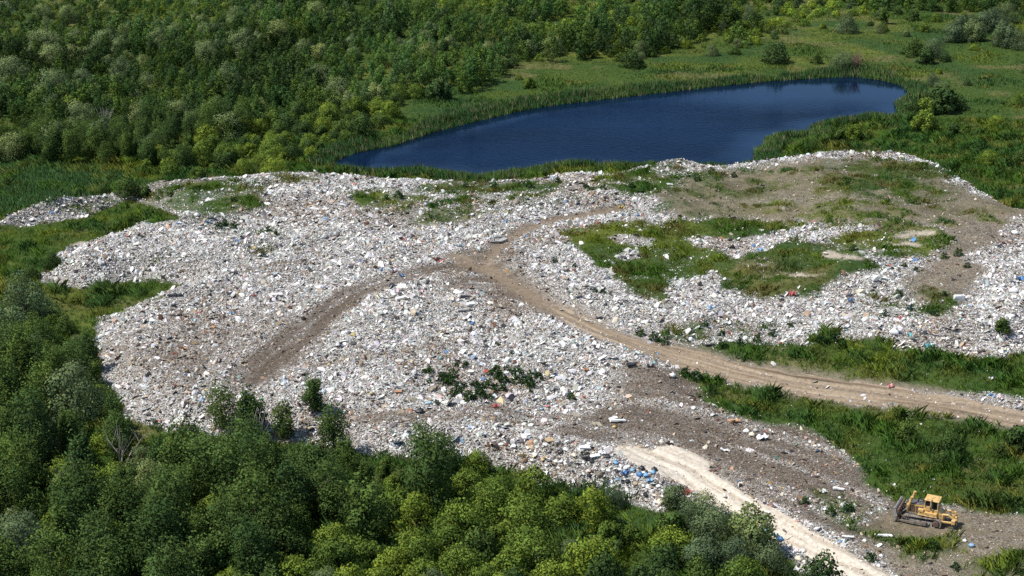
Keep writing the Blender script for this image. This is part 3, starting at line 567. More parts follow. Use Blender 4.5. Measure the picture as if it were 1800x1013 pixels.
PLANTS = []        # (kind, x, y, scale, region, u, v)
MASS = []          # beyond the three hundred: far wood
def grid_pts(bb, s, g, jit=.42):
    X = np.arange(bb[0], bb[2], s); Y = np.arange(bb[1], bb[3], s * .87); gx_, gy_ = np.meshgrid(X, Y); gx_[1::2] += s / 2
    return (gx_ + g.uniform(-jit, jit, gx_.shape) * s).ravel(), (gy_ + g.uniform(-jit, jit, gy_.shape) * s).ravel()
g4 = np.random.default_rng(5)
def base_pts(poly, s, bb, z=.8, jit=.42):
    x, y = grid_pts(bb, s, g4, jit); zz = height(x, y); u, v = project(x, y, zz)
    P = np.array(poly, float) * (1, 2.2); k = poly_sd(P, u, v * 2.2) < 0
    k &= (poly_sd(POND, x, y) > 2.5) & (u > -130) & (u < 1930)
    return x[k], y[k], zz[k], u[k], v[k]
WOOD_NEAR = [(-150,560),(-20,535),(70,560),(130,575),(165,640),(178,700),(205,760),(300,785),(400,790),(480,802),(600,815),(700,830),(790,832),(890,866),(955,893),(1060,925),(1170,958),(1240,985),(1330,1020),(1372,1070),(1400,1140),(-150,1140)]
SHRUBBY = [(430,1140),(500,985),(600,930),(700,895),(800,872),(880,850),(960,885),(1060,905),(1150,945),(1240,975),(1330,1010),(1380,1060),(1400,1140)]
x, y, z, u, v = base_pts(WOOD_NEAR, 3.7, (-75, 128, 50, 225)); edge = -poly_sd(gp(WOOD_NEAR, .8), x, y)
shr = poly_sd(np.array(SHRUBBY) * (1, 2.2), u + 30 * fbm(x, y, 9, 2, 5), (v + 12 * fbm(x, y, 9, 2, 6)) * 2.2) < 0
reedy = in_px([(960,870),(1060,860),(1100,880),(1040,935),(950,955),(920,930)], u, v, 1)
for i in range(len(x)):
    if reedy[i] > .5 and g4.random() < .6: continue
    q = g4.random(); nz_ = float(fbm(x[i:i+1], y[i:i+1], 12, 2, 8)[0])
    if shr[i]:
        k = 'shrub' if q < .86 else ('bush' if q < .96 else 'willow'); sc = g4.uniform(.95, 1.4)
        if u[i] > 1080: k = 'shrub' if q < .45 else ('bush' if q < .8 else 'willow'); sc = g4.uniform(.9, 1.2)
        if k == 'willow': sc *= .65
    else:
        k = 'tree' if q < .70 + .1 * nz_ else ('shrub' if q < .95 else 'willow'); sc = g4.uniform(.72, 1.12)
        if nz_ > .25 and q > .55: k = 'shrub'; sc *= 1.15
        if k == 'pale': sc *= .95
        if k != 'pale': sc *= .78 + .36 * float(sstep(1, 9, edge[i:i+1])[0])
    if v[i] < 640 and u[i] < 200 and k == 'tree': k = 'bush' if q < .5 else 'tree'; sc = g4.uniform(.75, 1.0)
    PLANTS.append((k, x[i], y[i], z[i], sc, 'near', u[i], v[i]))
# trees placed one by one: (kind, base pixel, crown width in pixels of the photograph, place)
SINGLE = [
 ('tree',392,752,58,'standing out against the rubbish at the front wood edge'), ('tree',440,735,56,'second of the row at the front wood edge'), ('tree',500,772,44,'third of the row at the front wood edge'), ('tree',553,722,40,'standing alone in front of the rubbish slope'),
 ('tree',585,800,60,'dark one by the foot of the rubbish slope'), ('tree',780,845,66,'tallest dark one at the foot of the brown rubbish'), ('shrub',838,840,70,'yellowish one beside the foot of the brown rubbish'), ('tree',760,905,120,'largest dark one below the rubbish slope'), ('tree',640,960,120,'broad dark one above the yellow shrubs'),
 ('pale',130,735,125,'silvery round one at the corner of the front wood'), ('pale',45,565,105,'pale domed one beside the green notch'), ('pale',270,880,90,'pale one deep in the front wood'), ('pale',20,985,90,'pale one at the lower corner of the front wood'),
 ('willow',1186,890,50,'upright grey-green one beside the chalk road'), ('willow',1080,890,44,'grey-green one under the blue bags'), ('willow',1235,915,64,'grey one nearest the chalk road'), ('willow',1258,955,96,'broad grey-green one leaning to the chalk road'), ('willow',1320,975,90,'last grey-green one along the chalk road'), ('willow',1212,935,64,'rounded grey-green one behind the grey one by the chalk'), ('willow',1290,1000,84,'wide grey-green one inside the chalk road row'), ('willow',1352,1005,74,'grey-green one at the lower end of the chalk road row'), ('willow',1235,1000,80,'grey-green one set back from the chalk road'), ('bush',1180,950,60,'green one left of the grey chalk road willows'), ('bush',1440,1040,84,'green one on the far kerb of the chalk road'),('bush',1290,925,40,'small green one between the grey willows'),
 ('bush',222,340,48,'dark one by itself on the upper rubbish edge'), ('bush',182,345,26,'small dark one next to the larger one'), ('bush',255,336,24,'second small dark one next to the larger one'), ('bush',108,360,20,'small one on the upper rubbish strip'), ('bush',140,352,22,'other small one on the upper rubbish strip'),('bush',93,470,34,'low dark one at the tip of the rubbish tongue'),('bush',55,490,34,'low dark one behind the rubbish tongue'),
 ('bush',772,176,46,'grey-green round one on the meadow by the pond'), ('shrub',730,172,40,'rounded one on the meadow by the pond'), ('bush',630,245,56,'dark round one by the pond corner'), ('shrub',580,225,44,'olive one behind the pond corner'), ('bush',505,228,50,'dark round one in the olive shrubs'), ('shrub',625,205,44,'yellow one above the pond corner'), ('shrub',930,155,26,'small one on the meadow behind the reeds'), ('shrub',912,140,16,'smallest one on the meadow behind the reeds'), ('bush',1110,118,46,'dark one on the meadow beyond the pond'), ('bush',1362,110,50,'dark wide one beyond the pond'), ('bush',1175,84,40,'dark one in the meadow scrub beyond the pond'),
 ('willow',1482,122,46,'grey one standing in the far reeds'), ('bush',1435,112,22,'grey-green one left of the reed willow'), ('bush',1605,98,44,'dark half of the pair on the right meadow'), ('willow',1643,102,44,'pale half of the pair on the right meadow'), ('bush',1628,112,30,'low one in front of the pair'), ('bush',1660,108,22,'small one beside the pale half of the pair'), ('bush',1605,36,24,'round one alone on the far meadow'),
 ('willow',1488,58,40,'pale one with dark base on the far meadow'), ('shrub',1550,54,26,'small one by the leafy bush on the far meadow'), ('tree',1553,42,18,'slim dark one on the far meadow'), ('willow',1545,58,22,'pale small one on the far meadow'),
 ('willow',1675,74,40,'first of the silvery row on the right'), ('willow',1710,72,44,'second of the silvery row on the right'), ('willow',1690,62,34,'one behind the silvery row'), ('willow',1735,56,48,'third of the silvery row on the right'), ('willow',1750,48,44,'fourth of the silvery row on the right'), ('willow',1768,40,40,'fifth of the silvery row on the right'), ('willow',1763,82,44,'low one below the silvery row'), ('willow',1790,86,40,'darker one ending the silvery row'), ('shrub',1712,88,22,'small one below the silvery row'), ('willow',1705,42,24,'small pale one above the silvery row'),
 ('willow',1640,152,26,'grey one at the corner of the pond'), ('bush',1655,196,60,'dark one by the pond end'), ('bush',1680,190,42,'second dark one by the pond end'), ('willow',1655,168,34,'grey one behind the pond end'), ('shrub',1625,200,44,'olive one on the bank at the pond end'), ('bush',1600,204,40,'dry-looking one at the waterside'), ('bush',1700,150,16,'small one on the right meadow path'), ('bush',1475,250,24,'dark round one behind the far rubbish rim'), ('shrub',1500,245,34,'olive one behind the far rubbish rim'),('shrub',1625,230,54,'wide olive one behind the far rubbish rim'), ('bush',1675,236,24,'small dark one behind the far rubbish rim'), ('bush',1795,285,34,'dark one at the edge of the right meadow'), ('bush',1775,308,22,'round one on the right meadow slope'),('bush',1768,240,16,'small one on the right meadow'), ('shrub',1650,130,14,'tiny yellow one on the right meadow'),
 ('bush',1665,800,60,'leafy dark one in the roadside meadow'), ('bush',1650,818,38,'lower one beside the leafy meadow bush'), ('bush',1790,790,50,'dark one beside the dirt road'), ('bush',1755,800,34,'small one in the roadside meadow'), ('bush',1590,775,50,'low wide one in the roadside meadow'),('bush',1762,578,28,'green one alone on the white rubbish'), ('bush',1500,440,16,'small one in the tip weeds'),
 ('shrub',120,205,52,'yellow-green one at the wood edge'), ('pale',140,225,60,'pale green one in the far wood front'), ('pale',95,120,56,'pale feathery one in the far wood'), ('pale',20,150,70,'pale feathery one at the far wood margin'), ('pale',370,112,34,'pale one high in the far wood'), ('pale',310,72,44,'flat pale one far back in the wood'), ('pale',205,132,30,'small pale one in the far wood'), ('pale',460,58,26,'pale one behind the dark far trees'),('pale',130,160,26,'low pale one in the far wood'),('pale',240,180,26,'lone pale tip in the far wood'),('pale',380,200,40,'pale one over the olive shrubs'),('willow',180,255,56,'grey one with bare twigs at the wood edge'),('pale',215,100,36,'pale crest in the far wood'),
]
def ground_at(u, v):
    z = 1.0
    for _ in range(6): x, y = unproject(u, v, z); z = h1(x, y)
    return x, y, z
KIND = dict(tree=TREE, willow=WILLOW, shrub=SHRUB, bush=BUSH, pale=PALE)
singles_xy = []
for k, bu, bv, wpx, place in SINGLE:
    x, y, z = ground_at(bu, bv); dep = y * CP + (CAM_H - z) * SP; wm = wpx * dep / F_PX
    var = KIND[k]['var']; j = (bu * 7 + bv) % len(var); sc = wm / (var[j][3] * .92)
    if k == 'tree': sc = min(sc, 1.5)
    PLANTS.append((k, x, y, z, sc, place, bu, bv, j)); singles_xy.append((x, y, wm))
sx_ = np.array(singles_xy)
# olive shrubs by the pond, scrub on the far meadow, then the far wood row by row
OLIVE = [(330,268),(450,222),(560,196),(650,185),(700,172),(712,180),(690,215),(640,245),(585,280),(480,308),(400,310),(335,318),(250,300)]
x, y, z, u, v = base_pts(OLIVE, 3.3, (-75, 270, 0, 400))
for i in range(len(x)):
    if g4.random() < .80: PLANTS.append(('bush' if g4.random() < .3 else 'shrub', x[i], y[i], z[i], g4.uniform(.7, 1.35), 'olive', u[i], v[i]))
SCRUB = [(1000,95),(1100,85),(1250,100),(1330,100),(1420,60),(1480,75),(1560,60),(1620,70),(1800,100),(1800,140),(1650,180),(1760,330),(2060,360),(2060,-10),(1350,-10),(1250,10),(1150,60)]
x, y, z, u, v = base_pts(SCRUB, 7.5, (20, 290, 190, 560))
for i in range(len(x)):
    q = g4.random()
    if q < .42: PLANTS.append(('shrub' if q < .20 else 'bush' if q < .36 else 'willow', x[i], y[i], z[i], g4.uniform(.35, .95) * (.7 if q > .36 else 1), 'scrub', u[i], v[i]))
FAR_DARK = [(-200,285),(90,292),(200,295),(330,300),(345,270),(450,235),(545,212),(640,190),(715,160),(850,145),(960,105),(1000,92),(860,38),(700,10),(560,-30),(420,-60),(-200,-60)]
FAR_MIX = [(420,-40),(560,-10),(700,12),(860,40),(1000,92),(1020,112),(1110,108),(1240,85),(1330,85),(1450,30),(1560,25),(2060,15),(2060,-60),(420,-60)]
FAR_HEDGE = [(720,158),(850,140),(870,125),(1180,70),(1300,60),(1290,40),(1060,60),(900,70),(760,120)]
far = []
x, y, z, u, v = base_pts(FAR_DARK, 3.05, (-190, 285, 60, 600), jit=.95)
for i in range(len(x)):
    q = g4.random(); nz_ = float(fbm(x[i:i+1], y[i:i+1], 26, 2, 12)[0])
    pale = v[i] < 60 and u[i] < 420
    n2_ = float(fbm(x[i:i+1], y[i:i+1], 11, 2, 19)[0]); k = 'pale' if q < .028 + (.12 if n2_ > .38 else 0) else 'shrub' if q < (.45 if pale else .12) + .45 * nz_ else 'bush' if q > .93 else 'tree'
    far.append((k, x[i], y[i], z[i], (g4.uniform(.48, .86) + .25 * n2_) * (.72 if pale else 1) * (1.6 if k == 'pale' else 1) * (.82 if u[i] > 600 else 1), 'far', u[i], v[i]))
x, y, z, u, v = base_pts(FAR_MIX, 3.7, (-60, 320, 200, 600), jit=.95)
for i in range(len(x)):
    q = g4.random(); nz_ = float(fbm(x[i:i+1], y[i:i+1], 22, 2, 15)[0])
    clump = 1 if nz_ > .30 else 0
    if clump and q < .6: far.append(('tree', x[i], y[i], z[i], g4.uniform(.65, 1.0), 'far', u[i], v[i]))
    elif q < .80: far.append(('shrub' if q < .66 else 'bush' if q < .77 else 'willow', x[i], y[i], z[i], g4.uniform(.4, .95), 'far', u[i], v[i]))
for a_ in ((1085,40,70),(1130,35,70),(1170,40,50),(860,120,60),(640,60,70),(690,55,50),(830,150,40),(1010,80,60),(1040,90,50),(930,95,40),(1060,60,40),(1160,90,30),(1215,45,40),(1255,40,30),(1290,52,30)):
    for _ in range(7):
        u_, v_ = a_[0] + g4.normal() * a_[2] * .4, a_[1] + g4.normal() * 7; x0, y0, z0 = ground_at(u_, v_); far.append(('tree', x0, y0, z0, g4.uniform(.8, 1.15), 'far', u_, v_))
def clear(p): return not (np.hypot(sx_[:, 0] - p[1], sx_[:, 1] - p[2]) < sx_[:, 2] * .42).any()
PLANTS = [p for p in PLANTS if len(p) > 8 or clear(p)]; far = [p for p in far if clear(p)]
far.sort(key=lambda p: p[2])
have = {k: sum(1 for p in PLANTS if p[0] == k) for k in KIND}
print('placed singly', have, 'far', len(far))
for p in far:
    if have[p[0]] < (295 if p[0] in ('tree', 'shrub') else 120): PLANTS.append(p); have[p[0]] += 1
    else: MASS.append(p)
print('individuals', have, 'in the far wood mass', len(MASS))

# labels: what it looks like, then where one finds it
LOOK = dict(tree=('slim dark green tree', 'dark green tree', 'broad dark green tree'), willow=('small pale silvery willow', 'pale silvery willow', 'broad pale silvery willow'),
            pale=('small pale feathery willow', 'pale feathery willow', 'broad pale feathery willow'), shrub=('low yellow-green shrub', 'yellow-green shrub', 'wide yellow-green shrub'), bush=('small dark leafy bush', 'dark leafy bush', 'wide dark leafy bush'))
ROWN = dict(near=('in the front wood', 34), olive=('by the pond corner', 26), scrub=('past the pond', 16), far=('in the far wood front', 11))
GRP = dict(near='trees and shrubs of the front wood', olive='olive shrubs by the pond corner', scrub='scrub scattered over the far meadow', far='trees at the front of the far wood')
rows = {}
for i, p in enumerate(PLANTS):
    if len(p) == 8: rows.setdefault((p[5], p[0], int(p[7] // ROWN[p[5]][1])), []).append(i)
LAB = {}
for reg in ROWN:
    for k in KIND:
        bands = sorted(b_ for (r_, k_, b_) in rows if r_ == reg and k_ == k)
        for bi, b_ in enumerate(bands):
            ids = sorted(rows[(reg, k, b_)], key=lambda i: PLANTS[i][6])
            for n_, i in enumerate(ids):
                sc = PLANTS[i][4]; lk = LOOK[k][0 if sc < .8 else 1 if sc < 1.02 else 2]
                LAB[i] = f'{lk} {ROWN[reg][0]}, {ordinal(bi + 1)} row down, {ordinal(n_ + 1)} from left'
for i, p in enumerate(PLANTS):
    K = KIND[p[0]]; var = K['var']; j = p[8] if len(p) > 8 else int(g4.integers(len(var)))
    root = empty(K['name'], (p[1], p[2], p[3] - .05), g4.uniform(0, 6.28)); sc = p[4]
    zc = g4.uniform(.78, 1.12)
    if p[5] == 'near' and p[0] == 'tree': zc *= .86
    if len(p) > 8 and p[0] == 'tree': zc = min(zc, 1.45 * var[j][3] / var[j][2])
    root.scale = (sc, sc, sc * zc)
    if len(p) > 8: tag(root, f'{LOOK[p[0]][1]}, {p[5]}', K['cat'], 'trees and bushes standing apart')
    else: tag(root, LAB[i], K['cat'], GRP[p[5]])
    f = bpy.data.objects.new(K['foliage'], var[j][0]); COL.objects.link(f); f.parent = root
    s_ = bpy.data.objects.new(K['stem'], var[j][1]); COL.objects.link(s_); s_.parent = root
# the rest of the far wood, which reads as one mass
Vs, Fs, Cs, Ns, off = [], [], [], [], 0
lite = {}
for k in KIND:
    for v_ in range(5):
        if k == 'pale': lite[k, v_] = lite['willow', v_]; continue
        a = dict(tree=(5.8, .74, 480, .40, (.064, .112, .032)), willow=(4.6, 1.15, 680, .30, (.21, .26, .12)), shrub=(2.9, 1.45, 400, .34, (.130, .185, .034)), bush=(2.8, 1.2, 380, .34, (.064, .106, .033)))[k]
        a = a; lite[k, v_] = crown_mesh(k, 900 + v_, a[0], a[0] * a[1], .08, 11, a[2], a[3], a[4], spray=.5 if k == 'tree' else 0, top=.8, dome=k != 'tree', lobe_r=(.32, .48))
for p in MASS:
    V, F, c, _, SN = lite[p[0], int(g4.integers(5))]; a = g4.uniform(0, 6.28); ca, sa = math.cos(a) * p[4], math.sin(a) * p[4]
    W_ = np.stack([V[:, 0] * ca - V[:, 1] * sa + p[1], V[:, 0] * sa + V[:, 1] * ca + p[2], V[:, 2] * p[4] * g4.uniform(.9, 1.2) + p[3]], 1)
    Ns.append(np.stack([(SN[:, 0] * ca - SN[:, 1] * sa) / p[4], (SN[:, 0] * sa + SN[:, 1] * ca) / p[4], SN[:, 2]], 1))
    reg_ = .80 if p[6] < 620 and p[7] > 75 else .98
    tint = reg_ * (1.02 + .85 * float(fbm(np.array([p[1]]), np.array([p[2]]), 28, 3, 33)[0])) * np.array([(.70, .85, .8), (1, 1, 1), (1.1, 1.15, .9), (.85, .85, 1), (1.3, 1.2, .8)])[int(g4.integers(5))]
    Vs.append(W_); Fs.append(F + off); Cs.append(c * tint); off += len(V)
me = mesh_np('far_wood', np.concatenate(Vs), np.concatenate(Fs), np.concatenate(Cs), M['leaf_mass'], normals=np.concatenate(Ns)); print('far wood faces', len(me.polygons))
tag(kind(link('far_wood', me), 'stuff'), 'distant wood of dark trees and yellow-green scrub beyond the pond', 'wood')

# dead tree and dry bush
def bare(name, label, u, v, h, n, seed, m, cat='tree'):
    g = random.Random(seed); x, y, z = ground_at(u, v); root = empty(name, (x, y, z)); tag(root, label, cat); bm = bmesh.new(); bt = bmesh.new()
    def limb(b_, p, q, r0, r1):
        d = q - p; bmesh.ops.create_cone(b_, cap_ends=True, segments=5, radius1=r0, radius2=r1, depth=d.length, matrix=Matrix.Translation((p + q) / 2) @ d.to_track_quat('Z', 'Y').to_matrix().to_4x4())
    for i in range(n):
        a = g.uniform(0, 6.28); sp = g.uniform(.1, .5); p0 = Vector((g.uniform(-.3, .3), g.uniform(-.3, .3), -.2)); p1 = p0 + Vector((math.cos(a) * sp * h * .5, math.sin(a) * sp * h * .5, h * g.uniform(.45, .65))); limb(bm, p0, p1, .10, .055)
        for j in range(4):
            p2 = p1 + Vector((g.uniform(-.3, .3) * h, g.uniform(-.3, .3) * h, h * g.uniform(.1, .45))); limb(bt, p0.lerp(p1, g.uniform(.5, 1)), p2, .045, .015)
            limb(bt, p1.lerp(p2, .5), p1.lerp(p2, .6) + Vector((g.uniform(-.2, .2) * h, g.uniform(-.2, .2) * h, h * .2)), .025, .01)
    for nm, b_ in (('trunk', bm), ('branches', bt)):
        me = bpy.data.meshes.new(nm); b_.to_mesh(me); b_.free(); me.materials.append(m); link(nm, me, root)
bare('dead_tree', 'bleached leafless tree at the edge of the far wood', 182, 236, 5.5, 5, 3, M['deadwood'])
bare('dead_tree', 'grey leafless tree between the crowns at the left end of the front wood', 215, 830, 6.0, 3, 8, M['deadwood']); bare('dead_tree', 'bare twiggy tree deep in the front wood by its left margin', 140, 905, 6.5, 3, 9, M['deadwood']); bare('dead_tree', 'bare twiggy tree behind the row at the rubbish edge', 450, 800, 5.5, 3, 10, M['deadwood']); bare('dead_tree', 'leafless tree among the yellow-green front shrubs', 560, 905, 5.5, 3, 12, M['deadwood'])
M['drytwig'] = simple('dry_twig', (.20, .12, .09), .9)
bare('dry_bush', 'reddish leafless bush in the reeds at the far end of the pond', 1504, 124, 4.2, 14, 4, M['drytwig'], 'bush')

# ------------------------------------------------------------------ weeds standing out on the rubbish
WV = []
for v_ in range(4):
    V, F, c, L, SN = crown_mesh('weed', 40 + v_, 1.0, 1.15, .0, 7, 200, .16, (.032, .070, .022), (.35, .5), spray=.06, dome=True)
    WV.append(mesh_np('weed_clump', V, F, c, M['leaf']))
WCL = [(745,655,12),(756,654,18),(773,654,10),(803,642,12),(818,646,16),(820,641,10),(754,673,12),(778,671,22),(783,677,20),(795,663,26),(799,676,22),(803,688,24),(808,694,18),(814,681,16),(794,698,18),(768,711,14),(825,703,26),(831,702,14),(836,680,20),(846,683,16),(843,695,24),(850,697,20),(860,681,22),(863,700,16),(871,680,12),(869,688,14),(862,658,14),(872,660,28),(876,667,18),(892,654,18),(886,674,24),(883,685,18),(911,662,26),(903,667,14),(904,677,14),(914,676,14),(922,671,16),(932,659,14),(931,673,22),(937,679,16),(928,681,16),(946,667,20),(933,690,10),(944,662,10),(1005,704,18),(1002,696,14),(900,623,12),(874,608,12),
 (385,402,18),(398,400,22),(412,403,18),(470,408,16),(486,412,12),(462,452,14),(655,323,10),(1010,470,12),(1046,515,12),(975,460,14),(1125,590,20),(1150,600,24),(1170,605,18),(1060,515,14),(1290,310,14),(1250,305,16),(1225,318,16),(1110,330,14),(1060,335,16),(1030,330,14),(1555,555,16),(1600,545,16),(1640,555,18),(1660,520,14),(1580,520,18),(1465,600,26),(1445,604,24),(1480,612,22),(1330,600,20),(1300,606,18),(1270,612,22),(1360,590,18),(1390,575,14),(1240,580,14),(1270,590,16),(1700,470,14),(1685,450,20),(1660,455,16),(1590,470,12),(1610,478,14),(1740,560,10),(1460,905,22),(1490,900,26),(1600,960,28),(1640,965,26),(1680,1000,20),(1415,885,20),(1530,985,24),(1205,660,22),(1225,668,26),(1250,690,22),(980,322,14),(930,330,16),(870,332,18),(820,330,16),(700,345,18),(680,352,16),(300,345,12),(350,335,14),(410,355,14)]
WPL = ('in the dense weed patch', 'on the upper rubbish tongue', 'along the pond side', 'beyond the dirt road', 'near the bulldozer')
cnt = {}
for (bu, bv, wpx) in sorted(WCL):
    x, y, z = ground_at(bu, bv); dep = y * CP + (CAM_H - z) * SP; sc = wpx * dep / F_PX / 1.15
    reg = 0 if 735 < bu < 1010 and bv > 600 else 1 if bu < 500 else 2 if bv < 370 else 4 if bv > 640 else 3
    cnt[reg] = cnt.get(reg, 0) + 1
    o = link('weed_clump', WV[(bu + bv) % 4]); o.location = (x, y, z - .08); o.scale = (sc, sc, sc * .95); o.rotation_euler = (0, 0, bu)
    tag(o, f'{"large" if wpx > 20 else "small" if wpx < 15 else "leafy"} dark weed clump {WPL[reg]}, {ordinal(cnt[reg])} from left', 'weeds', 'weed clumps on the rubbish')

# ------------------------------------------------------------------ things thrown away, each its own
def bmo(name, bm, m, parent=None, smooth=False):
    me = bpy.data.meshes.new(name); bm.normal_update(); bm.to_mesh(me); bm.free(); me.materials.append(m)
    if smooth: me.polygons.foreach_set('use_smooth', np.ones(len(me.polygons), bool))
    return link(name, me, parent)
ICOL = dict(white=(.74, .74, .72), cream=(.68, .60, .46), blue=(.06, .19, .42), sky=(.22, .40, .58), teal=(.12, .38, .40), red=(.46, .11, .09), orange=(.48, .26, .13), tan=(.52, .38, .22), grey=(.36, .35, .33), dark=(.06, .055, .055), black=(.025, .025, .03), rust=(.20, .10, .06), yellow=(.62, .46, .14), pink=(.66, .32, .30))
IM = {k: simple('item_' + k, c, .5, 0, 4, .78, 1.15) for k, c in ICOL.items()}
def bag_bm(g, r, sq=.62):
    bm = bmesh.new(); bmesh.ops.create_icosphere(bm, subdivisions=2, radius=r)
    for v_ in bm.verts:
        p = v_.co; k = 1 + g.uniform(-.17, .17) + .12 * math.sin(p.x * 5 / r + g.random()) ; p *= k; p.z = max(p.z * sq, -r * .4)
    kn = bmesh.ops.create_cone(bm, cap_ends=True, segments=6, radius1=r * .10, radius2=r * .2, depth=r * .4, matrix=Matrix.Translation((r * .2, 0, r * sq * 1.12)))
    return bm
def sheet_bm(g, a, b_, amp):
    bm = bmesh.new(); bmesh.ops.create_grid(bm, x_segments=7, y_segments=6, size=.5)
    ph = g.uniform(0, 6)
    for v_ in bm.verts: v_.co = Vector((v_.co.x * a * g.uniform(.9, 1.1), v_.co.y * b_ * g.uniform(.85, 1.15), amp * (math.sin(v_.co.x * 9 + ph) + math.cos(v_.co.y * 8 + ph) + g.uniform(-.6, .6)) * .5 + amp * .6))
    r = bmesh.ops.solidify(bm, geom=bm.faces[:], thickness=.03); return bm
def slab_bm(g, a, b_, t):
    bm = bmesh.new(); bmesh.ops.create_cube(bm, size=1); bmesh.ops.scale(bm, vec=(a, b_, t), verts=bm.verts)
    bmesh.ops.subdivide_edges(bm, edges=bm.edges[:], cuts=2)
    for v_ in bm.verts: v_.co += Vector((g.uniform(-.03, .03) * a, g.uniform(-.04, .04) * b_, g.uniform(-.25, .25) * t))
    return bm
